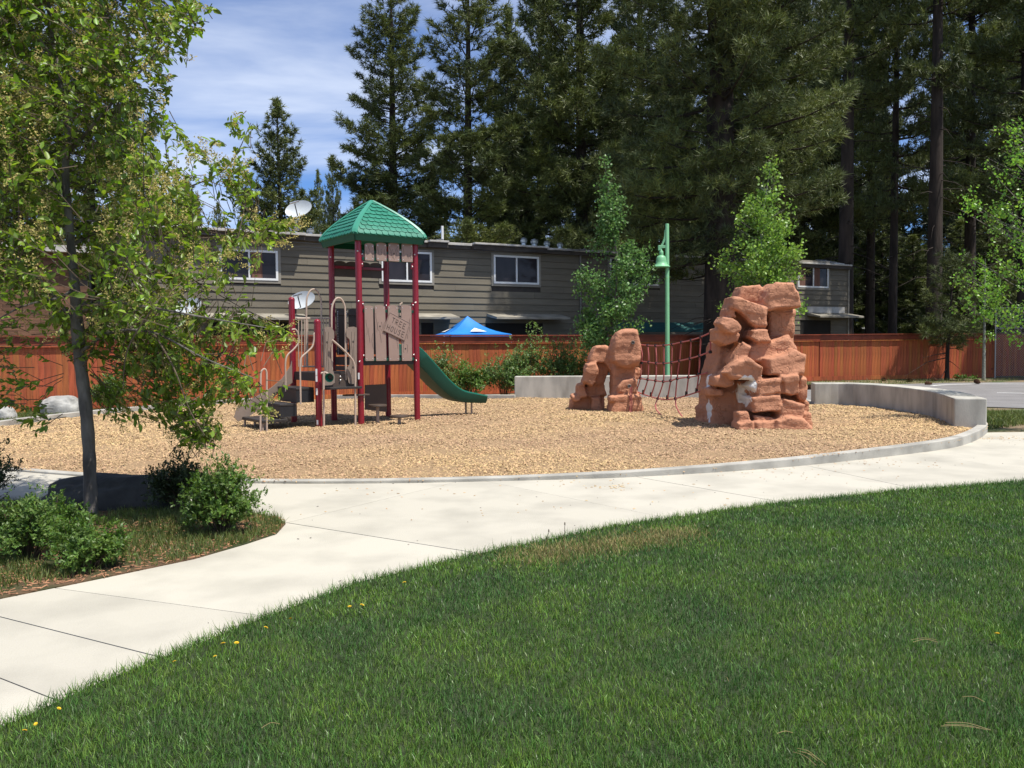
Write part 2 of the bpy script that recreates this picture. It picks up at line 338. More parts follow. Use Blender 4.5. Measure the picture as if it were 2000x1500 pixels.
class MB:
    """collects shapes given in world metres; build() links them as one mesh relative to its parent"""
    def __init__(s): s.v = []; s.f = []
    def add(s, V, Fc):
        b = len(s.v); s.v += [tuple(map(float, p)) for p in V]; s.f += [tuple(i + b for i in f) for f in Fc]; return s
    def box(s, c, size, ax=None):
        """ax: three unit axes"""
        c = np.array(c, float); ax = np.eye(3) if ax is None else np.array(ax, float)
        h = np.array(size, float) / 2
        V = [c + ax[0] * x * h[0] + ax[1] * y * h[1] + ax[2] * z * h[2] for z in (-1, 1) for x, y in ((-1, -1), (1, -1), (1, 1), (-1, 1))]
        return s.add(V, [(3, 2, 1, 0), (4, 5, 6, 7), (0, 1, 5, 4), (1, 2, 6, 5), (2, 3, 7, 6), (3, 0, 4, 7)])
    def bar(s, a, b, w, h, up=(0, 0, 1)):
        a = np.array(a, float); b = np.array(b, float); d = b - a; L = np.linalg.norm(d); d = d / L
        u = np.array(up, float)
        if abs(d @ u) > 0.95: u = np.array([1.0, 0, 0])
        x = np.cross(d, u); x /= np.linalg.norm(x); z = np.cross(x, d)
        return s.box((a + b) / 2, (w, L, h), (x, d, z))
    def tube(s, P, r, n=8, caps=True):
        P = [np.array(p, float) for p in P]; m_ = len(P)
        r = [r] * m_ if np.isscalar(r) else list(r)
        b = len(s.v); prev = None
        for i in range(m_):
            t = (P[min(i + 1, m_ - 1)] - P[max(i - 1, 0)]); t = t / max(np.linalg.norm(t), 1e-9)
            if prev is None:
                a = np.array([0, 0, 1.0]) if abs(t[2]) < 0.9 else np.array([1.0, 0, 0])
                x = np.cross(t, a)
            else: x = prev - t * (prev @ t)
            x = x / max(np.linalg.norm(x), 1e-9); prev = x; y = np.cross(t, x)
            for k in range(n):
                q = 2 * math.pi * k / n
                s.v.append(tuple(P[i] + (x * math.cos(q) + y * math.sin(q)) * r[i]))
        for i in range(m_ - 1):
            for k in range(n):
                s.f.append((b + i * n + k, b + i * n + (k + 1) % n, b + (i + 1) * n + (k + 1) % n, b + (i + 1) * n + k))
        if caps:
            s.f.append(tuple(b + k for k in reversed(range(n)))); s.f.append(tuple(b + (m_ - 1) * n + k for k in range(n)))
        return s
    def lathe(s, c, prof, n=20, axis=(0, 0, 1)):
        a = np.array(axis, float); a /= np.linalg.norm(a)
        o = np.array([1.0, 0, 0]) if abs(a[0]) < 0.9 else np.array([0, 1.0, 0])
        x = np.cross(a, o); x /= np.linalg.norm(x); y = np.cross(a, x); b = len(s.v); c = np.array(c, float)
        for r, z in prof:
            for k in range(n):
                q = 2 * math.pi * k / n; s.v.append(tuple(c + a * z + (x * math.cos(q) + y * math.sin(q)) * max(r, 1e-4)))
        for i in range(len(prof) - 1):
            for k in range(n):
                s.f.append((b + i * n + k, b + i * n + (k + 1) % n, b + (i + 1) * n + (k + 1) % n, b + (i + 1) * n + k))
        s.f.append(tuple(b + k for k in reversed(range(n)))); s.f.append(tuple(b + (len(prof) - 1) * n + k for k in range(n)))
        return s
    def prism(s, poly, ext):
        """poly: 3D points of a flat outline, ext: extrusion vector"""
        n = len(poly); P = [np.array(p, float) for p in poly]; e = np.array(ext, float)
        nn = sum(np.cross(P[i] - P[0], P[(i + 1) % n] - P[0]) for i in range(n))
        if nn @ e > 0: P = P[::-1]
        return s.add(P + [p + e for p in P], [tuple(range(n)), tuple(range(2 * n - 1, n - 1, -1))] + [((i + 1) % n, i, i + n, (i + 1) % n + n) for i in range(n)])
    def build(s, name, material, parent=None, smooth=False, bevel=0.0, loc=None):
        if parent is not None: o0 = org(parent)
        elif loc is not None: o0 = Vector(loc)
        else: o0 = Vector((0, 0, 0))
        me = bpy.data.meshes.new(name)
        me.from_pydata([(p[0] - o0[0], p[1] - o0[1], p[2] - o0[2]) for p in s.v], [], s.f)
        bm_ = bmesh.new(); bm_.from_mesh(me); bmesh.ops.recalc_face_normals(bm_, faces=bm_.faces); bm_.to_mesh(me); bm_.free()
        o = link(name, me, material, parent, smooth=False, bevel=bevel)
        if smooth:
            me.polygons.foreach_set('use_smooth', [True] * len(me.polygons))
            me.set_sharp_from_angle(angle=math.radians(38))
        if parent is None and loc is not None: o.location = loc
        return o

def spline(P, n=8, closed=False):
    """Catmull-Rom through P"""
    P = [np.array(p, float) for p in P]; out = []; N_ = len(P)
    segs = N_ if closed else N_ - 1
    for i in range(segs):
        if closed: a, b, c, d = P[(i - 1) % N_], P[i], P[(i + 1) % N_], P[(i + 2) % N_]
        else: a, b, c, d = P[max(i - 1, 0)], P[i], P[i + 1], P[min(i + 2, N_ - 1)]
        for k in range(n):
            t = k / n
            out.append(0.5 * ((2 * b) + (c - a) * t + (2 * a - 5 * b + 4 * c - d) * t * t + (3 * b - a - 3 * c + d) * t ** 3))
    if not closed: out.append(P[-1])
    return out
def inpoly(X, Y, poly):
    poly = np.asarray(poly)[:, :2]; r = np.zeros(len(X), bool); n = len(poly); j = n - 1
    for i in range(n):
        xi, yi = poly[i]; xj, yj = poly[j]
        c = ((yi > Y) != (yj > Y)) & (X < (xj - xi) * (Y - yi) / ((yj - yi) if yj != yi else 1e-9) + xi)
        r ^= c; j = i
    return r
def polydist(X, Y, line):
    """distance to a polyline"""
    line = np.asarray(line)[:, :2]; d = np.full(len(X), 1e9)
    for a, b in zip(line[:-1], line[1:]):
        ab = b - a; L = ab @ ab + 1e-12
        t = np.clip(((X - a[0]) * ab[0] + (Y - a[1]) * ab[1]) / L, 0, 1)
        d = np.minimum(d, np.hypot(X - a[0] - t * ab[0], Y - a[1] - t * ab[1]))
    return d
def sheet(name, poly, z, material, parent=None, thick=0.0):
    """flat ground sheet from an outline (triangulated), optionally with thickness downward"""
    bm_ = bmesh.new()
    vs = [bm_.verts.new((p[0], p[1], z)) for p in poly]; f = bm_.faces.new(vs)
    if f.normal.z < 0: bmesh.ops.reverse_faces(bm_, faces=[f])
    bm_.normal_update()
    if f.normal.z < 0: f.normal_flip()
    if thick:
        r = bmesh.ops.extrude_face_region(bm_, geom=[f])
        for v in [g for g in r['geom'] if isinstance(g, bmesh.types.BMVert)]: v.co.z = z
        for v in vs: v.co.z = z - thick
    bmesh.ops.triangulate(bm_, faces=[g for g in bm_.faces if len(g.verts) > 4])
    bmesh.ops.recalc_face_normals(bm_, faces=bm_.faces)
    if not thick and bm_.faces and next(iter(bm_.faces)).normal.z < 0: bmesh.ops.reverse_faces(bm_, faces=bm_.faces)
    me = bpy.data.meshes.new(name); bm_.to_mesh(me); bm_.free()
    return link(name, me, material, parent)

# ================================================================ THE SETTING
def gp(*pts): return [tuple(G(x, y)[:2]) for x, y in pts]
ground = sheet('ground', [(-300, -60), (300, -60), (300, 500), (-300, 500)], -0.05, M['ground'])
tag(ground, 'brown pine duff and patchy grass ground around the park', None, None, 'structure')

KNEAR = gp((-250, 890), (0, 919), (250, 938), (500, 946), (750, 946), (1000, 941), (1250, 933), (1504, 917), (1695, 898), (1850, 878), (1905, 862), (1928, 846), (1924, 836))
KH = [0.035, 0.035, 0.04, 0.045, 0.05, 0.055, 0.08, 0.11, 0.13, 0.145, 0.15, 0.15, 0.15]
KFAR = gp((1005, 780), (900, 779.5), (700, 779.5), (600, 781), (480, 787), (345, 798), (205, 810), (64, 826), (0, 835)) + [(-10.95, 16.0), (-11.0, 14.2), (-10.2, 12.8)]
WALLR_IN = gp((1863, 846), (1816, 823), (1746, 807.5), (1665, 798), (1590.6, 797))
KMID = gp((1590, 797), (1562, 787))
WALLF = gp((1520, 780), (1375, 778.5), (1200, 778.5), (1005, 779))
ring = spline([(*p, 0) for p in KNEAR], 5) + [np.array((*p, 0)) for p in WALLR_IN + KMID + WALLF + KFAR]
ring2 = [(p[0], p[1]) for p in ring]

def strip(name, line, width, z0, tops, material, parent=None, side=1, bevel=0.0, loc=None, joints=0):
    """wall or kerb of rectangular section along a line, width laid to one side"""
    L = [np.array(p[:2], float) for p in line]; n = len(L)
    mb = MB(); V = []
    for i in range(n):
        t = L[min(i + 1, n - 1)] - L[max(i - 1, 0)]; t /= np.linalg.norm(t); nn = np.array([-t[1], t[0]]) * side
        a, b = L[i], L[i] + nn * width
        V += [(a[0], a[1], z0), (b[0], b[1], z0), (b[0], b[1], tops[i]), (a[0], a[1], tops[i])]
    Fc = []
    for i in range(n - 1):
        for k in range(4): Fc.append((4 * i + k, 4 * i + (k + 1) % 4, 4 * i + 4 + (k + 1) % 4, 4 * i + 4 + k))
    Fc += [(0, 1, 2, 3), tuple(4 * (n - 1) + k for k in (3, 2, 1, 0))]
    mb.add(V, Fc)
    return mb.build(name, material, parent, bevel=bevel, loc=loc)

# --- concrete path: separate slabs over a dirt filled joint bed
path_poly = KNEAR[:-1] + gp((2000, 845), (2500, 843), (2700, 920), (2350, 926), (2000, 943), (1750, 962), (1500, 988), (1200, 1031), (1050, 1062), (950, 1082), (700, 1142), (500, 1217), (200, 1337), (0, 1428)) \
    + [(-3.2, 2.2), (-5.0, 0.5), (-9.0, 0.5)] + gp((-700, 1330), (0, 1174), (200, 1133), (380, 1095), (480, 1066), (540, 1046), (558, 1026), (543, 1014), (490, 1006), (300, 992), (100, 984), (-200, 985), (-800, 1010), (-900, 880))
path = sheet('path', path_poly, 0.004, M['joint'])
tag(path, 'pale concrete path curving round the play area', None, None, 'structure')
bm0 = bmesh.new()
f0 = bm0.faces.new([bm0.verts.new((p[0], p[1], 0)) for p in path_poly])
bm0.normal_update()
if f0.normal.z < 0: f0.normal_flip()
def poly_of(f): return [(v.co.x, v.co.y) for v in f.verts]
joints = [((558, 1023), (945, 1085)), ((130, 1155), (510, 1206)), ((133, 1242), (330, 1292)), ((566, 1022), (880, 946)), ((960, 944), (1300, 1013)),
          ((1230, 931), (1528, 983)), ((1560, 908), (1790, 957)), ((1800, 884), (2060, 937)), ((-60, 1305), (110, 1372)), ((80, 925), (-20, 984)), ((420, 942), (330, 990)), ((2000, 845), (2240, 930))]
bmesh.ops.triangulate(bm0, faces=bm0.faces[:])
def islands(b):
    """triangle lists of the connected pieces"""
    seen = set(); out = []
    for f in b.faces:
        if f.index in seen: continue
        st = [f]; seen.add(f.index); cur = []
        while st:
            g = st.pop(); cur.append([(v.co.x, v.co.y) for v in g.verts])
            for e in g.edges:
                for h in e.link_faces:
                    if h.index not in seen: seen.add(h.index); st.append(h)
        out.append(cur)
    return out
def bm_of(tris):
    b = bmesh.new(); key = {}
    def gv(p):
        k = (round(p[0], 5), round(p[1], 5))
        if k not in key: key[k] = b.verts.new((p[0], p[1], 0))
        return key[k]
    for t_ in tris:
        vv = [gv(p) for p in t_]
        if len(set(vv)) >= 3:
            try: b.faces.new(vv)
            except ValueError: pass
    return b
bm0.faces.index_update()
pieces = islands(bm0); bm0.free()
def cut_piece(tris, p, d, off):
    n = Vector((-d[1], d[0], 0)); outs = []
    for sgn in (1, -1):
        c = bm_of(tris)
        bmesh.ops.bisect_plane(c, geom=c.verts[:] + c.edges[:] + c.faces[:], plane_co=Vector((p[0], p[1], 0)) + n * off * sgn, plane_no=n, clear_inner=(sgn > 0), clear_outer=(sgn < 0))
        bmesh.ops.triangulate(c, faces=c.faces[:]); c.faces.index_update()
        outs += [i_ for i_ in islands(c) if sum(abs((t[1][0] - t[0][0]) * (t[2][1] - t[0][1]) - (t[2][0] - t[0][0]) * (t[1][1] - t[0][1])) / 2 for t in i_) > .02]
        c.free()
    return outs
for (a, b) in joints:
    A_, B_ = G(*a)[:2], G(*b)[:2]; mid = (A_ + B_) / 2; d = (B_ - A_) / np.linalg.norm(B_ - A_); new = []
    for tr_ in pieces:
        if any(inpoly(np.array([mid[0]]), np.array([mid[1]]), t_)[0] for t_ in tr_): new += cut_piece(tr_, A_, d, 0.004)
        else: new.append(tr_)
    pieces = new
for tr_ in pieces:
    b = bm_of(tr_); zt_ = .012 + random.uniform(-.0015, .0015); top = b.faces[:]
    for v in b.verts: v.co.z = zt_
    bmesh.ops.recalc_face_normals(b, faces=top)
    if sum(f.normal.z * f.calc_area() for f in top) < 0: bmesh.ops.reverse_faces(b, faces=top)
    bd = [e for e in b.edges if len(e.link_faces) == 1]
    r_ = bmesh.ops.extrude_edge_only(b, edges=bd)
    for v in [g for g in r_['geom'] if isinstance(g, bmesh.types.BMVert)]: v.co.z = zt_ - .05
    me = bpy.data.meshes.new('slab'); b.to_mesh(me); b.free(); link('slab', me, M['concrete'], path)

# --- kerbs
kn = spline([(*p, 0) for p in KNEAR], 6); kh = list(np.interp(np.linspace(0, len(KH) - 1, len(kn)), range(len(KH)), KH))
kerb_near = strip('kerb', kn, 0.15, -0.05, kh, M['kerb'], side=1, bevel=0.012)
tag(kerb_near, 'low curved concrete kerb between the path and the wood chips', None, None, 'structure')
kf = spline([(*p, 0) for p in KFAR], 4)
kerb_far = strip('kerb', kf, 0.15, -0.05, [0.13] * len(kf), M['kerb'], side=-1, bevel=0.012)
tag(kerb_far, 'low concrete kerb at the back of the wood chips by the shrubs', None, None, 'structure')
kerb_mid = strip('kerb', KMID, 0.15, -0.05, [0.13] * len(KMID), M['kerb'], side=-1, bevel=0.012)
tag(kerb_mid, 'short low kerb joining the two concrete walls', None, None, 'structure')

# --- concrete seat walls
WALLR_OUT = None
wr = spline([(*p, 0) for p in WALLR_IN], 6)
wall_r = strip('retaining_wall', wr, 0.5, -0.1, [0.6] * len(wr), M['wall_conc'], side=-1, bevel=0.02, loc=(*WALLR_IN[2], 0))
tag(wall_r, 'curved streaked concrete seat wall right of the large climbing rock', 'wall', 'concrete seat walls')
wf = spline([(*p, 0) for p in WALLF], 4)
wall_f = strip('retaining_wall', wf, 0.45, -0.1, [0.67] * len(wf), M['wall_conc'], side=-1, bevel=0.02, loc=(*WALLF[-1], 0))
tag(wall_f, 'straight grey concrete seat wall behind the rope net', 'wall', 'concrete seat walls')

# --- wood chips
def chip_h(x, y):
    t = np.clip((np.asarray(x, float) + 1) / 7, 0, 1); t = t * t * (3 - 2 * t)
    return 0.02 + 0.085 * t * np.clip((26 - np.asarray(y)) / 10, 0, 1) + 0.018 * np.sin(x * 1.7 + 1) * np.sin(y * 1.3) + 0.012 * np.sin(x * 4.1) * np.cos(y * 3.3)
rp_ = np.array(ring2); gx = np.arange(rp_[:, 0].min(), rp_[:, 0].max() + .2, .2); gy = np.arange(rp_[:, 1].min(), rp_[:, 1].max() + .2, .2)
bmc = bmesh.new()
vs = [bmc.verts.new((p[0], p[1], 0)) for p in ring2]; bmc.faces.new(vs)
for i in range(len(gx[::4])): bmesh.ops.bisect_plane(bmc, geom=bmc.verts[:] + bmc.edges[:] + bmc.faces[:], plane_co=(gx[::4][i], 0, 0), plane_no=(1, 0, 0))
for i in range(len(gy[::4])): bmesh.ops.bisect_plane(bmc, geom=bmc.verts[:] + bmc.edges[:] + bmc.faces[:], plane_co=(0, gy[::4][i], 0), plane_no=(0, 1, 0))
for v in bmc.verts: v.co.z = float(chip_h(v.co.x, v.co.y))
for f in bmc.faces:
    f.normal_update()
    if f.normal.z < 0: f.normal_flip()
me = bpy.data.meshes.new('play_surface'); bmc.to_mesh(me); bmc.free()
play = link('play_surface', me, M['chips_base'], smooth=True)
tag(play, 'round tan wood chip bed under the playground equipment', None, None, 'structure')
N_ = 600000
X = rng.uniform(rp_[:, 0].min(), rp_[:, 0].max(), N_); Y = rng.uniform(rp_[:, 1].min(), rp_[:, 1].max(), N_)
keep = inpoly(X, Y, ring2) & (rng.random(N_) < np.clip((12.5 / Y) ** 1.8, 0.12, 1)) & (np.abs(X) < Y * 0.68 + 1)
X, Y = X[keep][:104000], Y[keep][:104000]
n = len(X)
tv = np.array([(-.5, -.5, 0), (.5, -.5, 0), (.5, .5, 0), (-.5, .5, 0), (-.06, -.42, 1), (.08, .42, 1)], float)
tt = np.array([(0, 1, 4), (1, 2, 5), (1, 5, 4), (2, 3, 5), (3, 0, 4), (3, 4, 5)])
a = rng.uniform(0, 2 * math.pi, n); Yd = np.stack([np.cos(a), np.sin(a), rng.normal(0, .38, n)], 1)
Lc = rng.uniform(.014, .037, n) * np.clip(Y / 12, 1, 1.5); R = frames(Yd, None, Lc * rng.uniform(.25, .55, n), Lc, rng.uniform(.006, .014, n), rng.normal(0, .45, n))
Vv, Tt = scatter(tv, tt, R, np.stack([X, Y, chip_h(X, Y) + rng.uniform(0, .012, n)], 1))
wc = link('wood_chips', tri_mesh('wood_chips', Vv, Tt), M['chip'], None)
tag(wc, 'loose tan wood chips covering the round play area', 'wood chips', None, 'stuff')
# stray chips spilled on the path and by the wall end
spots = [(1180, 953, 26, .28), (1960, 858, 90, .7), (1500, 925, 60, 1.6), (1100, 945, 40, 2.0), (1700, 905, 50, 1.2), (1960, 835, 60, .7), (800, 1000, 14, 1.8), (1250, 980, 16, 1.6), (760, 960, 12, 1.2)]
pos = []
for sx_, sy_, k_, r_ in spots:
    c = G(sx_, sy_); q = rng.normal(0, .45, (k_, 2)) * r_; q[:, 1] *= .45; pos.append(np.stack([c[0] + q[:, 0], c[1] + q[:, 1]], 1))
pos = np.concatenate(pos)
ok = inpoly(pos[:, 0], pos[:, 1], path_poly); pos = pos[ok]; n = len(pos)
a = rng.uniform(0, 2 * math.pi, n); Yd = np.stack([np.cos(a), np.sin(a), rng.normal(0, .1, n)], 1)
Lc = rng.uniform(.012, .032, n); R = frames(Yd, None, Lc * .4, Lc, .005, None)
Vv, Tt = scatter(tv, tt, R, np.c_[pos, np.full(n, .014)])
sp = link('spilled_chips', tri_mesh('spilled_chips', Vv, Tt), M['chip'])
tag(sp, 'a scatter of wood chips spilled over the pale path', 'wood chips', None, 'stuff')

N_ = 420; X = rng.uniform(-6, 12, N_); Y = rng.uniform(2.5, 15, N_); ok = inpoly(X, Y, path_poly); X, Y = X[ok], Y[ok]; n = len(X)
a = rng.uniform(0, 6.28, n); Yd = np.stack([np.cos(a), np.sin(a), np.zeros(n)], 1)
Vv, Tt = scatter(tv, tt, frames(Yd, None, rng.uniform(.003, .010, n), rng.uniform(.006, .022, n), .004, None), np.stack([X, Y, np.full(n, .014)], 1))
pdb = link('path_debris', tri_mesh('path_debris', Vv, Tt), M['bark_grey']); tag(pdb, 'tiny bits of bark and grit scattered over the pale path', 'debris', None, 'stuff')

# --- basketball court behind the wall
court_poly = [tuple(G(x, y)[:2]) for x, y in ((1380, 783), (1560, 781), (1760, 786), (1922, 792), (2000, 794.5), (2400, 803))] + [(34, 32.5), (17.5, 33.4), (11.2, 31.6), (8.2, 28.2), (6.9, 25.5)]
court = sheet('court', court_poly, -0.03, M['asphalt'])
tag(court, 'grey asphalt ball court beyond the curved seat wall', None, None, 'structure')
ln = spline([(*G(1815, 752)[:2], 0), (*G(1850, 749.5)[:2], 0), (*G(1930, 748)[:2], 0), (*G(2050, 749)[:2], 0)], 5)
l1 = strip('court_line', ln, 0.13, -0.03, [-0.025] * len(ln), M['paint_line'], court, side=-1)
ln = [G(1948, 765)[:2], G(2100, 768)[:2]]
strip('court_line', ln, 0.12, -0.03, [-0.025] * 2, M['paint_line'], court, side=-1)

# --- lawn
lawn_edge = gp((2700, 915), (2350, 926), (2000, 943), (1750, 962), (1500, 988), (1200, 1031), (1050, 1062), (950, 1082), (700, 1142), (500, 1217), (200, 1337), (0, 1428)) + [(-3.2, 2.2), (-5.0, 0.5)]
lawn_poly = lawn_edge + [(-5, -8), (14, -8), (22, 12)]
lawn = sheet('lawn', lawn_poly, 0.015, M['lawn_soil'], None, 0.06)
tag(lawn, 'dark green mown lawn in the foreground', None, None, 'structure')
def blades(X, Y, z, hmin, hmax, wid, lean=.35, bend=.5):
    n = len(X)
    a = rng.uniform(0, 2 * math.pi, n); l = np.abs(rng.normal(0, lean, n))
    Yd = np.stack([np.cos(a) * l, np.sin(a) * l, np.ones(n)], 1)
    h = rng.uniform(hmin, hmax, n)
    tv = np.array([(-.5, 0, 0), (.5, 0, 0), (-.4, .5, .07), (.4, .5, .07), (0, 1, .32)]); tv[:, 2] *= bend * 2
    tt = np.array([(0, 1, 3), (0, 3, 2), (2, 3, 4)])
    R = frames(Yd, np.stack([np.cos(a + 2), np.sin(a + 2), np.zeros(n)], 1), wid, h, h, rng.uniform(0, 6.3, n))
    return scatter(tv, tt, R, np.stack([X, Y, np.broadcast_to(z, n)], 1))
N_ = 900000
Y = 2.2 + 13 * rng.random(N_) ** 1.5; X = rng.uniform(-1, 1, N_) * (Y * 0.66 + .5)
dens = np.clip(4.4 / Y, 0, 1) ** 1.0
pu = 1 / (1.5 * ((Y - 2.2) / 13 + 1e-4) ** (1 / 3.)) # flatten
keep = inpoly(X, Y, lawn_poly)
X, Y = X[keep], Y[keep]
patch = np.array([mnoise.noise(Vector((x * .9, y * .9, 3.3))) for x, y in zip(X[::1][:0], Y[:0])])
X, Y = X[:270000], Y[:270000]
thin = (np.sin(X * 3.1 + np.sin(Y * 2.3) * 1.4) * np.sin(Y * 3.7 + np.cos(X * 1.9)) + 1) / 2
dE = polydist(X, Y, lawn_edge)
Vv, Tt = blades(X, Y, .015, .018, .045, .0029 * np.clip(Y / 4, 1, 2.2), .45, .6)
gr = link('grass', tri_mesh('grass', Vv, Tt), M['grass']); tag(gr, 'short dark green blades of the mown lawn', 'grass', None, 'stuff')
# the same turf carried on beyond the sides of the view, as tiles sharing one mesh
Xt, Yt = rng.uniform(-.55, .55, 8200), rng.uniform(-.55, .55, 8200)
Vv, Tt = blades(Xt, Yt, 0.0, .018, .045, .0034, .45, .6)
tile = tri_mesh('grass_tile', Vv, Tt); tile.materials.append(M['grass'])
for ix in range(-5, 16):
    for iy in range(-2, 13):
        cx, cy = ix * 1.0, iy * 1.0
        cs_ = np.array([(cx + a_, cy + b_) for a_ in (-.5, .5) for b_ in (-.5, .5)])
        if not inpoly(cs_[:, 0], cs_[:, 1], lawn_poly).all(): continue
        if abs(cx) < max(cy, 0) * .66 + .15 and cy > 2.4: continue
        if abs(cx) > max(cy, 0) * .66 + 4.5: continue
        o = bpy.data.objects.new('grass', tile); COL.objects.link(o); o.location = (cx, cy, .015); o.rotation_euler = (0, 0, random.choice((0, 1, 2, 3)) * math.pi / 2)
        tag(o, 'short dark green blades of the mown lawn', 'grass', None, 'stuff')
# longer unmown fringe along the edge
n = 9000; k = rng.integers(0, len(lawn_edge) - 2, n); t = rng.random(n)
E_ = np.array(lawn_edge); seg = np.linalg.norm(E_[1:] - E_[:-1], axis=1)[:-1]; k = rng.choice(len(seg), n, p=seg / seg.sum())
P_ = E_[k] * (1 - t[:, None]) + E_[k + 1] * t[:, None] + rng.normal(0, .022, (n, 2))
Vv, Tt = blades(P_[:, 0], P_[:, 1], .0, .04, .085, .0036, .5, .7)
gf = link('grass_fringe', tri_mesh('grass_fringe', Vv, Tt), M['grass']); tag(gf, 'longer grass leaning over the lawn edge by the path', 'grass', None, 'stuff')
# dry patch along the edge near the centre and loose straw
A_, B_ = G(1000, 1090)[:2], G(1330, 1040)[:2]
n = 4200; t = rng.random(n); P_ = A_ * (1 - t[:, None]) + B_ * t[:, None] + rng.normal(0, .15, (n, 2)) + np.array([.06, -.1]); ok = inpoly(P_[:, 0], P_[:, 1], lawn_poly); P_ = P_[ok]
Vv, Tt = blades(P_[:, 0], P_[:, 1], .015, .03, .055, .004, .7, .7)
gd = link('dry_grass', tri_mesh('dry_grass', Vv, Tt), M['grass_dry']); tag(gd, 'straw coloured dry patch at the lawn edge beside the path', 'dry grass', None, 'stuff')

# --- planting bed at the left
bed_poly = gp((0, 1174), (200, 1133), (380, 1095), (480, 1066), (540, 1046), (558, 1026), (543, 1014), (490, 1006), (300, 992), (100, 984), (-200, 985), (-800, 1010)) + gp((-700, 1330),)
bed = sheet('planting_bed', bed_poly, 0.02, M['bed_soil'], None, 0.06)
tag(bed, 'mulched planting bed with patchy grass under the left tree', None, None, 'structure')
N_ = 90000
bp_ = np.array(bed_poly); X = rng.uniform(-6.5, bp_[:, 0].max(), N_); Y = rng.uniform(bp_[:, 1].min(), bp_[:, 1].max(), N_)
nz = np.array([mnoise.noise(Vector((x * 1.6, y * 1.6, 1.0))) for x, y in zip(X, Y)])
keep = inpoly(X, Y, bed_poly) & (nz > -0.22 + 0.4 * rng.random(N_) - .1); X, Y = X[keep][:34000], Y[keep][:34000]
Vv, Tt = blades(X, Y, .02, .03, .085, .0055, .45, .6)
bg = link('rough_grass', tri_mesh('rough_grass', Vv, Tt), M['grass_rough']); tag(bg, 'patchy rough grass in the planting bed at left', 'grass', None, 'stuff')
# mulch needles
N_ = 9000; X = rng.uniform(-6, bp_[:, 0].max(), N_); Y = rng.uniform(bp_[:, 1].min(), bp_[:, 1].max(), N_); keep = inpoly(X, Y, bed_poly); X, Y = X[keep], Y[keep]; n = len(X)
a = rng.uniform(0, 6.3, n); Yd = np.stack([np.cos(a), np.sin(a), rng.normal(0, .2, n)], 1)
R = frames(Yd, None, .005, rng.uniform(.02, .06, n), .005, None); Vv, Tt = scatter(tv, tt, R, np.stack([X, Y, np.full(n, .026)], 1))
M['mulch'] = mat('bark_mulch', (0.30, 0.15, 0.08), 0.9, 0.3, 4, rnd=0.5, island=True)
mu = link('mulch', tri_mesh('mulch', Vv, Tt), M['mulch']); tag(mu, 'reddish needle and bark litter under the shrubs', 'mulch', None, 'stuff')
# rough grass strips: behind the kerb at left, and between wall end and court at right
def strip_grass(poly, n, name, label, hm=.05):
    p = np.array(poly); X = rng.uniform(p[:, 0].min(), p[:, 0].max(), n * 3); Y = rng.uniform(p[:, 1].min(), p[:, 1].max(), n * 3)
    k = inpoly(X, Y, poly); X, Y = X[k][:n], Y[k][:n]
    V_, T_ = blades(X, Y, -.045, hm, hm * 2.2, .013, .5, .6)
    return tag(link(name, tri_mesh(name, V_, T_), M['grass_rough']), label, 'grass', None, 'stuff')
strip_grass(gp((-60, 838), (0, 829), (64, 820), (205, 804), (345, 793), (345, 788), (60, 803), (-60, 815)), 9000, 'rough_grass', 'green grass strip behind the kerb by the pale boulders')
strip_grass(gp((1925, 836), (1926, 800), (2000, 802), (2200, 808), (2200, 834), (2000, 826)), 7000, 'rough_grass', 'sunlit grass strip between the court and the path')
strip_grass([tuple(G(x, y)[:2]) for x, y in ((1480, 757), (1700, 750), (1900, 745), (1990, 743), (1990, 740), (1700, 742), (1480, 748))], 1100, 'rough_grass', 'weedy strip at the foot of the red fence', .08)

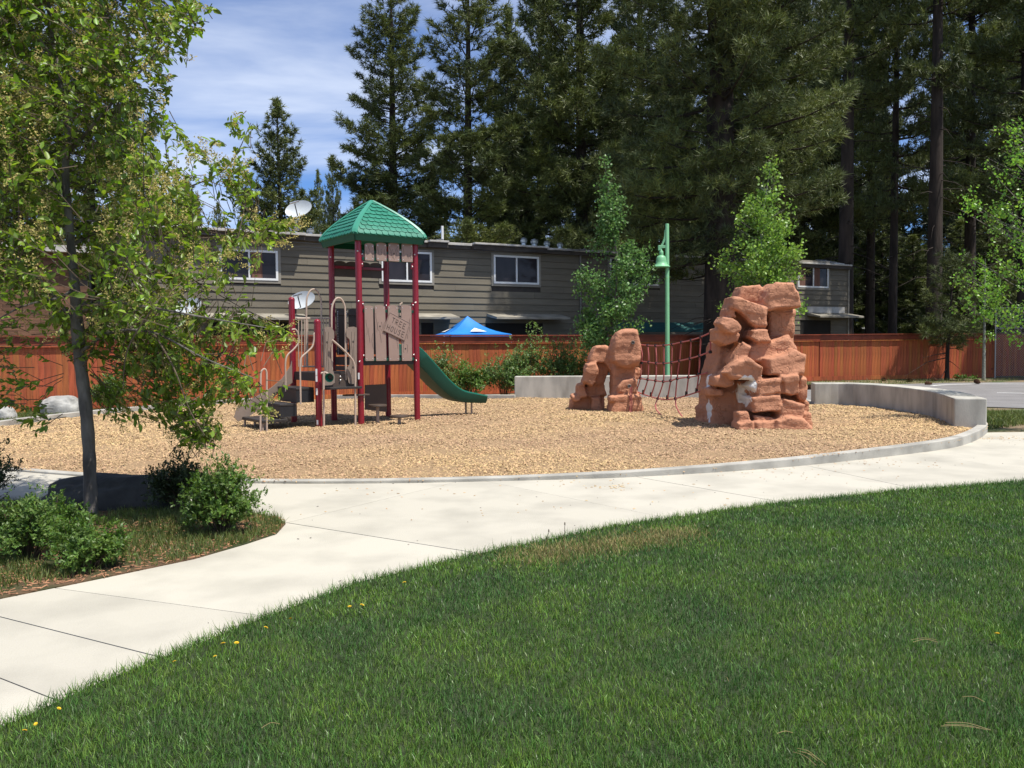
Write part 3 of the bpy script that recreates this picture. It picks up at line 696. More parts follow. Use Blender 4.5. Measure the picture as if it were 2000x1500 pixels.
# ================================================================ WOODEN FENCE
FD = np.array([0.874, 0.486]); FN = np.array([0.486, -0.874])      # along, towards the park
FP = [np.array([-16.97, 19.67]), np.array([13.3, 36.5]), np.array([21.8, 38.2])]
fence = empty('wooden_fence', (*FP[0], 0), 'long red stained board fence running behind the whole playground', 'fence')
bw = 0.14
nb_ = 0
base_board = {}
for si in range(2):
    a, b = FP[si], FP[si + 1]; L = np.linalg.norm(b - a); d = (b - a) / L; nn = np.array([d[1], -d[0]])
    ax = [np.array([d[0], d[1], 0]), np.array([nn[0], nn[1], 0]), np.array([0, 0, 1.0])]
    mb = MB(); mb.box((0, 0, 0), (bw - 0.006, .02, 1.56)); me = bpy.data.meshes.new('board')
    me.from_pydata(mb.v, [], mb.f); me.materials.append(M['fence'])
    bev = 0
    ang = math.atan2(d[1], d[0])
    for i in range(int(L / bw)):
        c = a + d * (i + .5) * bw - nn * (0.012 + random.uniform(-.005, .005))
        o = bpy.data.objects.new('board', me); COL.objects.link(o); o.parent = fence
        o.location = (c[0] - FP[0][0], c[1] - FP[0][1], 0.12 + .78 + random.uniform(-.004, .004)); o.rotation_euler = (0, 0, ang + random.uniform(-.012, .012)); nb_ += 1
    seg_l = 2.44
    for i in range(int(math.ceil(L / seg_l))):
        s0, s1 = i * seg_l + .004, min((i + 1) * seg_l, L) - .004
        mid = a + d * (s0 + s1) / 2; ln_ = s1 - s0; j = random.uniform(-.012, .012)
        for nm, w_, h_, z_, off, mt in (('cap_board', .16, .038, 1.955 + j, .03, 'fence_dark'), ('face_board', .03, .20, 1.825 + j, .03, 'fence_dark'), ('ledge', .07, .035, 1.69 + j, .035, 'fence'), ('kick_board', .04, .18, 0.06, .022, 'fence')):
            c = mid + nn * off; mb = MB(); mb.box((c[0], c[1], z_), (ln_, w_, h_), ax); mb.build(nm, M[mt], fence)
        p = a + d * s0 - nn * .08; mb = MB(); mb.box((p[0], p[1], .95), (.09, .09, 1.95), ax); mb.build('post', M['fence_dark'], fence)
        for z_ in (.35, 1.5):
            c = mid - nn * .045; mb = MB(); mb.box((c[0], c[1], z_), (ln_, .04, .09), ax); mb.build('rail', M['fence_dark'], fence)

# ================================================================ APARTMENT BUILDING
HP0 = FP[0] - FN * 4.0
def hw(px, py):
    """wall coordinates of a surveyed point: distance along, height"""
    p = onp(HP0, HP0 + FD, px, py); return float((p[:2] - HP0) @ FD), float(p[2])
AX = [np.array([FD[0], FD[1], 0]), np.array([FN[0], FN[1], 0]), np.array([0, 0, 1.0])]
def wp(s, z, out=0.0): return np.array([HP0[0] + FD[0] * s + FN[0] * out, HP0[1] + FD[1] * s + FN[1] * out, z])
S0, S1 = hw(205, 600)[0], hw(1655, 600)[0]
house = empty('apartment_building', tuple(wp(S0, 0)), 'long grey two storey flat roofed building with lap siding behind the fence', 'building')
D_ = 9.0; ZT = 5.45
def hbox(name, s0, s1, z0, z1, o0, o1, mt, parent=None, bevel=0):
    mb = MB(); mb.box(wp((s0 + s1) / 2, (z0 + z1) / 2, (o0 + o1) / 2), (s1 - s0, o1 - o0, z1 - z0), AX)
    return mb.build(name, M[mt], house if parent is None else parent, bevel=bevel)
hbox('wall', S0, S1, 0, ZT, -D_, -0.02, 'dark_wood')
wins = []
for (x0, x1, y0, y1, cur) in ((428, 542, 488, 547, 2), (744, 842, 491, 551, 0), (963, 1051, 500, 555, 0), (1190, 1284, 505, 557, 0), (1557, 1616, 513, 562, 1)):
    a, b = hw(x0, (y0 + y1) / 2)[0], hw(x1, (y0 + y1) / 2)[0]; z0, z1 = hw((x0 + x1) / 2, y1)[1], hw((x0 + x1) / 2, y0)[1]
    wins.append((a, b, z0, z1, cur))
opens = []
for (x0, x1, y0, y1) in ((412, 562, 631, 668), (822, 846, 628, 668), (948, 1060, 629, 668), (1562, 1622, 626, 668)):
    a, b = hw(x0, y0)[0], hw(x1, y0)[0]; opens.append((a, b, 0.25, hw((x0 + x1) / 2, y0)[1], 0))
pitch = .25; z = 0.25; row = 0
while z < ZT - .02:
    zt = min(z + pitch, ZT)
    cuts = sorted([(a - .09, b + .09) for a, b, z0, z1, c in wins if z < z1 + .07 and zt > z0 - .07] + [(a, b) for a, b, z0, z1, c in opens if z + .1 < z1 and zt > z0])
    spans = []; cur = S0
    for a, b in cuts:
        if a > cur: spans.append((cur, a))
        cur = max(cur, b)
    if cur < S1: spans.append((cur, S1))
    for (a, b) in spans:
        k = (row * 1.37) % 4.9; br = [a]; x = math.floor(a / 4.9) * 4.9 + k
        while x < b - .4:
            if x > a + .4: br.append(x)
            x += 4.9
        br.append(b)
        for s0, s1 in zip(br[:-1], br[1:]):
            j = random.uniform(-.004, .004)
            pr = [wp(s0 + .002, z + j, -.02), wp(s0 + .002, z + j, .038 + j), wp(s0 + .002, zt - .004, .012), wp(s0 + .002, zt - .004, -.02)]
            mb = MB(); mb.prism(pr, AX[0] * (s1 - s0 - .004)); mb.build('siding_board', M['siding'], house)
    z += pitch; row += 1
for a, b, z0, z1, c in wins:
    w_ = hbox('window', a, b, z0, z1, -.02, .015, 'trim')
    t = .10
    for nm, q in (('trim_board', (a - t, b + t, z1, z1 + t)), ('trim_board', (a - t, b + t, z0 - t, z0)), ('trim_board', (a - t, a, z0, z1)), ('trim_board', (b, b + t, z0, z1))): hbox(nm, q[0] + .001, q[1] - .001, q[2] + .001, q[3] - .001, .0, .058, 'trim', w_)
    t = .075
    for q in ((a, b, z1 - t, z1), (a, b, z0, z0 + t), (a, a + t, z0 + t, z1 - t), (b - t, b, z0 + t, z1 - t), ((a + b) / 2 - .03, (a + b) / 2 + .03, z0 + t, z1 - t)): hbox('frame', q[0] + .001, q[1] - .001, q[2] + .001, q[3] - .001, .015, .075, 'white', w_)
    m1 = (a + b) / 2
    for i, (q0, q1) in enumerate(((a + t, m1 - .03), (m1 + .03, b - t))):
        hbox('pane', q0, q1, z0 + t, z1 - t, .018, .034, 'glass', w_)
        if c == 1 or (c == 2 and i == 1):
            hbox('curtain', q0 + .05, q0 + .05 + (q1 - q0) * .42, z0 + t, z1 - t, .034, .037, 'curtain', w_)
for a, b, z0, z1, c in opens: hbox('opening', a, b, z0, z1, -.019, -.005, 'void_panel')  # flat near-black panels; the unlit interior is put into their colour
# awnings above the lower openings
for (x0, x1, yt) in ((392, 592, 612), (800, 880, 612), (950, 1092, 613), (1575, 1660, 612)):
    a, b = hw(x0, yt)[0], hw(x1, yt)[0]; z1 = hw((x0 + x1) / 2, yt)[1]
    mb = MB(); mb.prism([wp(a, z1, .04), wp(a, z1 - .16, .85), wp(a, z1 - .25, .85), wp(a, z1 - .12, .04)], AX[0] * (b - a)); mb.build('awning', M['awning'], house, bevel=.01)
hbox('flashing', *[hw(x, 600)[0] for x in (1575, 1648)], hw(1600, 611)[1], hw(1600, 611)[1] + .3, .04, .055, 'roof_metal')
# roof slab and edge pieces of differing depth
hbox('roof', S0 - .3, S1 + .1, ZT, ZT + .10, -D_ - .3, .10, 'roof_top')
for (x0, x1, ov, dz, hh) in ((205, 420, .35, 0, .12), (420, 590, .42, -.02, .1), (590, 640, .16, 0, .14), (640, 830, .16, 0, .12), (830, 868, .36, .02, .06), (868, 917, .13, -.03, .17), (917, 1060, .37, .02, .07), (1060, 1380, .15, -.02, .17), (1380, 1540, .15, 0, .12), (1540, 1657, .16, 0, .12)):
    a, b = hw(x0, 460)[0], hw(x1, 470)[0]
    hbox('roof_edge', a + .003, b - .003, ZT + .02 + dz, ZT + .10 + dz * .5, .10, .10 + ov, 'roof_metal', bevel=.01)
    hbox('fascia', a + .003, b - .003, ZT - .14, ZT + .02 + dz - .002, .05, .08 + ov * .75, 'dark_wood')
mb = MB(); c0 = wp(hw(1633, 480)[0], ZT + .15, -.1); mb.prism([c0, c0 + AX[0] * .75, c0 + AX[0] * .75 - AX[1] * 1.2 + np.array([0, 0, .3]), c0 - AX[1] * 1.2 + np.array([0, 0, .3])], (0, 0, .03)); mb.build('roof_sheet', M['galv'], house)
# corner board, conduit
hbox('corner_board', S1 - .02, S1 + .06, 0.1, ZT, -.04, .07, 'trim')
s_, z_ = hw(1131, 487)
mb = MB(); P_ = [wp(s_, .2, .1), wp(s_, z_ - .25, .1), wp(s_ + .03, z_ - .1, .12), wp(s_ + .15, z_, .16), wp(s_ + .25, z_ - .06, .2)]
mb.tube(P_, .045, 8); mb.build('conduit', M['pipe'], house, smooth=True)
# roof vents
for (x, yb, w_, h_) in ((997, 459, .2, .22), (957, 457, .3, .12), (1047, 463, .26, .5), (1068, 465, .3, .48), (1093, 465, .26, .42), (1119, 466, .26, .38), (590, 440, .34, .42), (622, 444, .26, .35), (372, 432, .3, .25), (880, 452, .3, .25)):
    s_ = hw(x, 460)[0]; c = wp(s_, ZT + .12, -1.0)
    mb = MB(); r = w_ / 2 * .75; mb.lathe(c, [(r, 0), (r, h_ * .55), (r * 1.35, h_ * .6), (r * 1.45, h_ * .8), (r * .9, h_ * .86), (r * 1.3, h_ * .92), (r * .2, h_)], 14)
    mb.build('roof_vent', M['galv'], house, smooth=True)
mb = MB(); c = wp(hw(885, 440)[0], ZT + .12, -1.0); mb.tube([c, c + [0, 0, .75]], .05, 8); mb.build('roof_pipe', M['white'], house)
# service cables
for z_end, sag, st in ((5.1, .45, .05), (4.75, .35, 0)):
    A_ = wp(hw(1137, 487)[0], hw(1137, 490)[1] + st, .25); B_ = np.array([-13.0, 20.5, z_end])
    P_ = [A_ * (1 - t) + B_ * t - np.array([0, 0, sag * 4 * t * (1 - t)]) for t in np.linspace(0, 1, 24)]
    mb = MB(); mb.tube(P_, .011, 5); o = mb.build('service_cable', M['black'], loc=tuple(A_))
    tag(o, 'higher black service cable across the grey siding' if st else 'lower black service cable across the grey siding', 'cable', 'service cables')

# brown shingled building at far left
sL0, sL1 = S0 - 9, S0 - .45
brown = empty('brown_building', tuple(wp(sL0, 0)), 'brown shingled building glimpsed behind the left tree', 'building')
hbox('wall', sL0, sL1, 0, 4.6, -8, -.3, 'dark_wood', brown)
for r_ in range(22):
    x = sL0 + (r_ % 2) * .4
    while x < sL1 - .3:
        w_ = random.uniform(.7, 1.3); x1 = min(x + w_, sL1)
        if x1 > sL1 - 6.5: hbox('shingle', x + .004, x1 - .004, .2 + r_ * .2, .4 + r_ * .2 - .006, -.3, -.27 + random.uniform(0, .012), 'brown_siding', brown)
        x = x1
hbox('roof', sL0 - .2, sL1 + .2, 4.6, 4.8, -8.2, .1, 'roof_metal', brown)

# small grey house far behind the trees at right
fh = empty('far_house', (27.5, 62, 0), 'small grey house glimpsed far behind the trees at right', 'building')
def fb(nm, c, s, mt): mb = MB(); mb.box(c, s); return mb.build(nm, M[mt], fh)
fb('wall', (29.5, 63, 1.3), (8, 4, 2.6), 'far_house')
mb = MB(); mb.prism([(25.2, 60.7, 2.6), (25.2, 65.3, 2.6), (25.2, 63, 3.6)], (8.6, 0, 0)); mb.build('roof', M['galv'], fh)
fb('window', (28.2, 60.98, 1.7), (1.1, .06, .9), 'glass')
# dark green awning in the shade behind the fence
c = at(1310, 628, 34.5); mb = MB(); mb.prism([c + [-2.2, 0, 0], c + [-2.2, -.9, -.35], c + [-2.2, -.9, -.42], c + [-2.2, 0, -.1]], AX[0] * 4.6); o = mb.build('shade_awning', M['teal'], loc=tuple(c)); tag(o, 'dark teal awning in deep shade behind the lamp post', 'awning')

# ================================================================ PLAYGROUND TOWER
TH = math.radians(36)
U2 = np.array([math.cos(TH), math.sin(TH)]); V2 = np.array([-math.sin(TH), math.cos(TH)])
U3 = np.array([*U2, 0]); V3 = np.array([*V2, 0]); Z3 = np.array([0, 0, 1.0])
SIDE = 1.30
PB = np.array([-3.06, 17.05]); PA = PB + V2 * SIDE; PC = PB + U2 * SIDE; PD = PA + U2 * SIDE
PS1 = PA - U2 * 0.9; PS2 = PB - U2 * 0.9
TC = (PA + PC) / 2
tower = empty('playground_tower', (TC[0], TC[1], 0), 'treehouse play tower with green shingled roof, maroon posts and slide', 'playground structure')
def t3(p, z=0): return np.array([p[0], p[1], z], float)
def bolt(p, dirv, parent=tower, r=.016):
    mb = MB(); mb.lathe(np.array(p), [(r, -.004), (r, .006), (r * .6, .012)], 8, dirv); return mb.build('bolt', M['bolt'], parent, smooth=True)
def post(p, h, dome=False, r=.064):
    mb = MB()
    prof = [(r, -.1), (r, h - (.06 if dome else 0))]
    if dome: prof += [(r * 1.04, h - .06)] + [(r * 1.04 * math.cos(q), h - .045 + r * math.sin(q)) for q in np.linspace(.1, 1.45, 6)]
    mb.lathe(t3(p), prof, 20); return mb.build('post', M['red_post'], tower, smooth=True)
for p in (PA, PB, PC, PD): post(p, 3.80)
post(PS1, 2.62, True); post(PS2, 2.12, True)
ZD, ZP = 1.38, 1.09    # deck heights
# decks
def deck_quad(a, b, c, d, z, th=.05, name='deck', sink=.06):
    q = [t3(x, z) for x in (a, b, c, d)]; ctr = sum(q) / 4
    q = [ctr + (x - ctr) * .965 for x in q]
    mb = MB(); mb.prism(q, (0, 0, -th)); o = mb.build(name, M['deck'], tower, bevel=.008)
    mb = MB()
    for i in range(4): mb.bar(q[i] + [0, 0, -.085], q[(i + 1) % 4] + [0, 0, -.085], .03, .17)
    mb.build('deck_frame', M['deck'], o)
    return o
deck_quad(PA, PB, PC, PD, ZD); deck_quad(PS1, PS2, PB, PA, ZP)
# riser between the decks and the step plate below the climber opening
for z0, z1 in ((ZP + .01, ZD - .19),):
    mb = MB(); mb.bar(t3(PA + (PB - PA) * .08, (z0 + z1) / 2), t3(PA + (PB - PA) * .92, (z0 + z1) / 2), .02, z1 - z0); mb.build('riser', M['brown_panel'], tower)
mb = MB(); a_, b_ = PS2 + U2 * .07, PB - U2 * .07; nF = -V2
mb.prism([t3(a_, .80), t3(b_, .80), t3(b_ + nF * .22, .80), t3(a_ + nF * .22, .80)], (0, 0, -.045)); mb.build('step', M['deck'], tower, bevel=.006)
mb = MB(); mb.bar(t3(a_, .93), t3(b_, .93), .02, .26); mb.build('riser', M['brown_panel'], tower)

def plank(nm, A, B, s0, s1, z0, z1, off, th, mt, arch=.03, tilt=0.0, knots=(), parent=tower, grain=4, seed=0):
    """upright routed plastic plank with a rounded head in the vertical plane A-B, offset outwards, with routed grain lines"""
    A = np.array(A); B = np.array(B); L = np.linalg.norm(B - A); d = (B - A) / L; nn = np.array([d[1], -d[0]])
    r_ = random.Random(seed)
    def pt(s, z, o): q = A + d * (s + tilt * (z - z0)) + nn * o; return t3(q, z)
    w = s1 - s0; out = [pt(s0 + .01, z0, off), pt(s1 - .01, z0, off), pt(s1, z0 + .012, off)]
    for k in range(7):
        q = k / 6; out.append(pt(s1 - w * q, z1 - arch + arch * math.sin(math.pi * q) ** .6, off))
    out.append(pt(s0, z0 + .012, off))
    mb = MB(); mb.prism(out, np.array([nn[0], nn[1], 0]) * th); o = mb.build(nm, M[mt], parent)
    o2 = off + th
    mb = MB()
    for g in range(grain):
        s = s0 + w * (g + .5 + r_.uniform(-.15, .15)) / grain; z = z0 + (z1 - z0) * r_.uniform(.05, .6); h = (z1 - z0) * r_.uniform(.2, .38)
        P_ = [pt(s + .013 * math.sin(k * 1.3 + g), min(z + h * k / 4, z1 - .05), o2) for k in range(5)]
        mb.tube(P_, .0035, 4)
    for (ks, kz) in knots:
        mb.lathe(pt(s0 + w * ks, z0 + (z1 - z0) * kz, o2 - .002), [(.022, 0), (.018, .005)], 8, (nn[0], nn[1], 0))
        for sg in (-1, 1):
            P_ = [pt(s0 + w * ks + sg * (.03 + .02 * math.cos(q)), z0 + (z1 - z0) * kz + .09 * math.sin(q), o2) for q in np.linspace(-1.4, 1.4, 7)]
            mb.tube(P_, .0035, 4)
    mb.build('engraving', M['groove'], o)
    for s in (s0 + .03, s1 - .03):
        if grain: 
            for z in (z1 - .06, z0 + .04): 
                mbb = MB(); mbb.lathe(pt(s, z, o2), [(.009, -.002), (.009, .004)], 6, (nn[0], nn[1], 0)); mbb.build('bolt', M['bolt'], o)
    return o
# front panel B-C  (positions surveyed on the panel plane)
def sBC(px, py): p = onp(t3(PB - V2 * .03), t3(PC - V2 * .03), px, py); return float((p[:2] - PB) @ U2), float(p[2])
for i, (x0, x1, y0, y1, tl, kn_, ar) in enumerate(((712, 730.5, 597, 705, 0, (), .012), (733, 755, 596, 705, .03, ((.45, .62),), .03), (758.5, 780, 596, 705, .025, (), .03), (783.5, 805, 596, 705, 0, ((.35, .22),), .02))):
    s0, zb = sBC(x0, y1); s1, _ = sBC(x1, y1); _, zt = sBC((x0 + x1) / 2, y0); s0 += .008; s1 -= .014
    plank('panel_board', PB, PC, s0, s1, zb, zt, .035, .022, 'plastic_tan', ar, tl * -.4, kn_, grain=3, seed=i)
for i, (x0, x1, y0, y1) in enumerate(((712, 729.5, 475, 508.5), (734.5, 754, 474, 509), (758, 779, 474, 510), (784, 805, 475, 511))):
    s0, zb = sBC(x0, y1); s1, _ = sBC(x1, y1); _, zt = sBC((x0 + x1) / 2, y0)
    plank('valance_board', PB, PC, s0, s1, zb, zt, .035, .022, 'plastic_tan', .03, 0, ((.5, .4),) if i == 2 else (), grain=3, seed=10 + i)
nBC = -V2
def railbar(A, B, z, mt, name='rail', w=.03, h=.06, off=0.0, trim=.07):
    d = (np.array(B) - A) / np.linalg.norm(np.array(B) - A); nn = np.array([d[1], -d[0]])
    mb = MB(); mb.bar(t3(A + d * trim + nn * off, z), t3(B - d * trim + nn * off, z), w, h); return mb.build(name, M[mt], tower, bevel=.004)
for z in (sBC(760, 602)[1] - .06, sBC(760, 701)[1] - .01): railbar(PB, PC, z, 'slide', off=.018)
for z in (3.36, 3.50): railbar(PB, PC, z, 'slide', off=.018)
_, zm0 = sBC(760, 705)
# red clamp straps beside posts B and C
for P_, sg in ((PB, 1), (PC, -1)):
    for (z0, z1) in ((1.36, 2.5), (3.2, 3.5)):
        q = P_ + U2 * sg * .075; mb = MB(); mb.box(t3(q, (z0 + z1) / 2), (.05, .03, z1 - z0), (U3, V3, Z3)); mb.build('clamp_strip', M['red_post'], tower, bevel=.004)
        for z in (z0 + .05, z1 - .05): bolt(t3(q - V2 * .02, z), (-V2[0], -V2[1], 0))
# the TREE HOUSE board nailed across the planks
def pBC(px, py, o=.075):
    s, z = sBC(px, py); return t3(PB + U2 * s - V2 * o, z)
def zc1(x, y): return (440 + x / 3.0615, 370 + y / 3.0615)
sg_c = [pBC(*zc1(977, 733), .06), pBC(*zc1(1100, 800), .06), pBC(*zc1(1066, 908), .06), pBC(*zc1(937, 846), .06)]
mb = MB(); mb.prism(sg_c, -V3 * .02); sign = mb.build('name_board', M['plastic_tan'], tower, bevel=.003); sign['label'] = 'tilted board engraved TREE HOUSE'
tl_, tr_, br_, bl_ = [p - V3 * .021 for p in sg_c]
def sp_(u, v): return tl_ * (1 - u) * (1 - v) + tr_ * u * (1 - v) + br_ * u * v + bl_ * (1 - u) * v
mb = MB()
GL = {'T': [[(0, 0), (1, 0)], [(.5, 0), (.5, 1)]], 'R': [[(0, 1), (0, 0), (.8, .05), (.85, .4), (0, .5)], [(.3, .5), (.95, 1)]],
      'E': [[(.9, 0), (0, 0), (0, 1), (.95, 1)], [(0, .5), (.75, .5)]], 'H': [[(0, 0), (0, 1)], [(.9, 0), (.9, 1)], [(0, .5), (.9, .5)]],
      'O': [[(.45, 0), (.05, .3), (.1, .8), (.5, 1), (.9, .7), (.85, .2), (.45, 0)]], 'U': [[(0, 0), (.05, .8), (.45, 1), (.85, .8), (.9, 0)]],
      'S': [[(.9, .1), (.4, 0), (.05, .25), (.85, .65), (.6, 1), (0, .9)]]}
def word(txt, u0, v0, cw, ch, gap, slope=0.0):
    for i, c_ in enumerate(txt):
        for st in GL[c_]:
            mb.tube([sp_(u0 + i * (cw + gap) + a_ * cw, v0 + slope * i + b_ * ch) for a_, b_ in st], .0052, 4)
word('TREE', .20, .17, .115, .26, .06)
word('HOUSE', .10, .58, .115, .27, .055)
mb.build('lettering', M['groove'], sign)
mb = MB()
for a_, b_ in (((.02, .03), (.98, .03)), ((.98, .03), (.98, .97)), ((.98, .97), (.02, .97)), ((.02, .97), (.02, .03))): mb.tube([sp_(*a_), sp_(*b_)], .003, 4)
mb.build('border_line', M['groove'], sign)
# rear panel A-D and side C-D (slide side)
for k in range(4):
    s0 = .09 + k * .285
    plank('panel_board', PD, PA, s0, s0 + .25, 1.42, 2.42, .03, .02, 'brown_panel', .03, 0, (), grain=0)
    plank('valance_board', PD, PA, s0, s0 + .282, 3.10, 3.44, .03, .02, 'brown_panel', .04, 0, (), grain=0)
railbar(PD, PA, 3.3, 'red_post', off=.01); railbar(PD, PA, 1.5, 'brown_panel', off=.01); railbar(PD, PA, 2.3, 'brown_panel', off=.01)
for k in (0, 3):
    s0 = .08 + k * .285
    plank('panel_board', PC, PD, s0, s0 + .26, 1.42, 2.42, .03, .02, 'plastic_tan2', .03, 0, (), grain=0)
railbar(PC, PD, 2.46, 'bar', off=0, h=.035)
# chain beside rear panel
mb = MB()
for k in range(26):
    for s_ in (.98, 1.19):
        q = PD + (PA - PD) / SIDE * s_; z = 1.45 + k * .036
        mb.box(t3(q - V2 * .02, z), (.02, .012, .012) if k % 2 else (.012, .02, .022), (U3, V3, Z3))
mb.build('chain', M['bolt'], tower)

# roof ------------------------------------------------------------
RW, RZ0, RH = .83, 3.83, .82
rc = t3(TC, 0)
def rhalf(t): return RW * (1 - t ** 1.38) + .012
mb = MB(); NL = 12; V = []
cr = [(U3 * a + V3 * b) for a, b in ((-1, -1), (1, -1), (1, 1), (-1, 1))]
for i in range(NL + 1):
    t = i / NL
    for c in cr: V.append(rc + c * rhalf(t) + Z3 * (RZ0 + RH * t))
Fc = [(4 * i + k, 4 * i + (k + 1) % 4, 4 * i + 4 + (k + 1) % 4, 4 * i + 4 + k) for i in range(NL) for k in range(4)] + [(4 * NL, 4 * NL + 1, 4 * NL + 2, 4 * NL + 3)]
b0 = len(V)
for c in cr: V.append(rc + c * (RW - .03) + Z3 * (RZ0 - .005))
V.append(rc + Z3 * (RZ0 + RH * .8))
Fc += [(b0 + k, b0 + (k + 1) % 4, b0 + 4) for k in range(4)] + [(k, (k + 1) % 4, b0 + (k + 1) % 4, b0 + k) for k in range(4)]
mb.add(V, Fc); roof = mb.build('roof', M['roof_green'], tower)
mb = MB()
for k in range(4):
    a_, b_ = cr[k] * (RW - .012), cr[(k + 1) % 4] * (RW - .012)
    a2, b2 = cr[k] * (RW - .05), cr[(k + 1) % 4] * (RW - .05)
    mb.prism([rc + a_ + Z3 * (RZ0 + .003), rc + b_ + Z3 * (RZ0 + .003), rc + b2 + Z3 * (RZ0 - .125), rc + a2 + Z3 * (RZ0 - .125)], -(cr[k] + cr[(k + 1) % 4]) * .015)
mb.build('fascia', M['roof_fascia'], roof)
# shingles
NR = 9; sw = .135
mb = MB(); sh = [(-.5 * sw + .004, -.01), (.5 * sw - .004, -.01), (.5 * sw - .004, .012), (.46 * sw, 0)]
out = [(-.5 * sw + .005, .13), (-.5 * sw + .005, .02), (-.4 * sw, .002), (0, -.008), (.4 * sw, .002), (.5 * sw - .005, .02), (.5 * sw - .005, .13)]
me_s = bpy.data.meshes.new('shingle')
nO = len(out); Vs = [(x, y, .001) for x, y in out] + [(x, y, .021 if y < .1 else .002) for x, y in out]
me_s.from_pydata(Vs, [], [tuple(range(nO, 2 * nO))] + [(i, (i + 1) % nO, (i + 1) % nO + nO, i + nO) for i in range(nO)])
me_s.materials.append(M['roof_green'])
ns_ = 0
for k in range(4):
    e = (cr[(k + 1) % 4] - cr[k]) / 2; nd = (cr[k] + cr[(k + 1) % 4]) / 2
    for r_ in range(NR):
        t0, t1 = r_ / NR + .012, (r_ + 1) / NR
        w0 = rhalf(t0); p0 = rc + nd * w0 + Z3 * (RZ0 + RH * t0); p1 = rc + nd * rhalf(t1) + Z3 * (RZ0 + RH * t1)
        yv = p1 - p0; yv /= np.linalg.norm(yv); zv = np.cross(e, yv); 
        if zv[2] < 0: zv = -zv
        off = (r_ % 2) * .5 * sw; x = -math.floor(w0 / sw) * sw + off - sw
        while x < w0:
            if abs(x) + sw / 2 < w0 - .045:
                o = bpy.data.objects.new('shingle', me_s); COL.objects.link(o); o.parent = roof
                p = p0 + e * x + zv * random.uniform(-.002, .002)
                q = p - np.array(org(roof)); a_ = random.uniform(-.03, .03); ee = e * math.cos(a_) + yv * math.sin(a_); yy = yv * math.cos(a_) - e * math.sin(a_)
                sgn = 1 if np.cross(ee, yy) @ zv > 0 else -1
                o.matrix_local = Matrix(((ee[0] * sgn, yy[0], zv[0], q[0]), (ee[1] * sgn, yy[1], zv[1], q[1]), (ee[2] * sgn, yy[2], zv[2], q[2]), (0, 0, 0, 1))); ns_ += 1
            x += sw
# hip caps
for c in cr:
    mb = MB(); V = []; 
    for i in range(NL + 1):
        t = i / NL * .985; p = rc + c * (rhalf(t) + .012) + Z3 * (RZ0 + RH * t + .02)
        sd = np.cross(c, Z3); sd /= np.linalg.norm(sd); w_ = .068 * (1 - .35 * t)
        out_ = c / np.linalg.norm(c)
        V += [p - sd * w_ - out_ * w_ * .95 - Z3 * .004, p - sd * w_ * .5 - out_ * w_ * .35 + Z3 * .012, p + sd * w_ * .5 - out_ * w_ * .35 + Z3 * .012, p + sd * w_ - out_ * w_ * .95 - Z3 * .004]
    n4 = NL
    Fc = [(4 * i + k, 4 * i + k + 1, 4 * i + 5 + k, 4 * i + 4 + k) for i in range(n4) for k in range(3)]
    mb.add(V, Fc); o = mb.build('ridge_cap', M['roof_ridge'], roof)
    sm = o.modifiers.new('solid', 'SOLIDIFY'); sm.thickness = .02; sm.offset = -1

# slide leaving the C-D side ---------------------------------------
sm_ = (PC + PD) / 2
prof = [(-.05, 1.40), (.10, 1.39), (.25, 1.30), (.50, 1.07), (.78, .80), (1.02, .60), (1.25, .46), (1.5, .385), (1.78, .36), (2.03, .345)]
pp = spline([(a_, 0, b_) for a_, b_ in prof], 5)
cs = [(-.30, .02), (-.315, .17), (-.30, .19), (-.265, .185), (-.25, .16), (-.235, .04), (-.20, .008), (-.1, 0), (.1, 0), (.20, .008), (.235, .04), (.25, .16), (.265, .185), (.30, .19), (.315, .17), (.30, .02), (.26, -.07), (0, -.075), (-.26, -.07)]
V = []; nC = len(cs)
for i, p in enumerate(pp):
    t = pp[min(i + 1, len(pp) - 1)] - pp[max(i - 1, 0)]; t /= np.linalg.norm(t); nz = np.array([-t[2], 0, t[0]])
    hs = np.interp(p[0], [0, .3, 1.6, 2.03], [1.25, 1.15, .8, .45])
    for (w_, h_) in cs:
        q = p + nz * (h_ * (hs if h_ > 0 else 1)); V.append(t3(sm_, 0) + U3 * q[0] + V3 * w_ + Z3 * q[2])
Fc = [(i * nC + k, i * nC + (k + 1) % nC, (i + 1) * nC + (k + 1) % nC, (i + 1) * nC + k) for i in range(len(pp) - 1) for k in range(nC)] + [tuple(range(nC)), tuple((len(pp) - 1) * nC + k for k in reversed(range(nC)))]
mb = MB(); mb.add(V, Fc); slide = mb.build('slide', M['slide'], tower, smooth=True)
for sg in (-1, 1):
    P_ = []
    for i, p in enumerate(pp):
        t = pp[min(i + 1, len(pp) - 1)] - pp[max(i - 1, 0)]; t /= np.linalg.norm(t); nz = np.array([-t[2], 0, t[0]])
        hs = np.interp(p[0], [0, .3, 1.6, 2.03], [1.25, 1.15, .8, .45]); q = p + nz * .183 * hs
        P_.append(t3(sm_, 0) + U3 * q[0] + V3 * .285 * sg + Z3 * q[2])
    mb = MB(); mb.tube(P_, .03, 8); mb.build('rim', M['slide_lip'], slide, smooth=True)
for sg in (-.12, .12):
    q = sm_ + U2 * 1.72 + V2 * sg; mb = MB(); mb.tube([t3(q, -.05), t3(q, .31)], .022, 10); mb.build('slide_leg', M['leg'], slide, smooth=True)

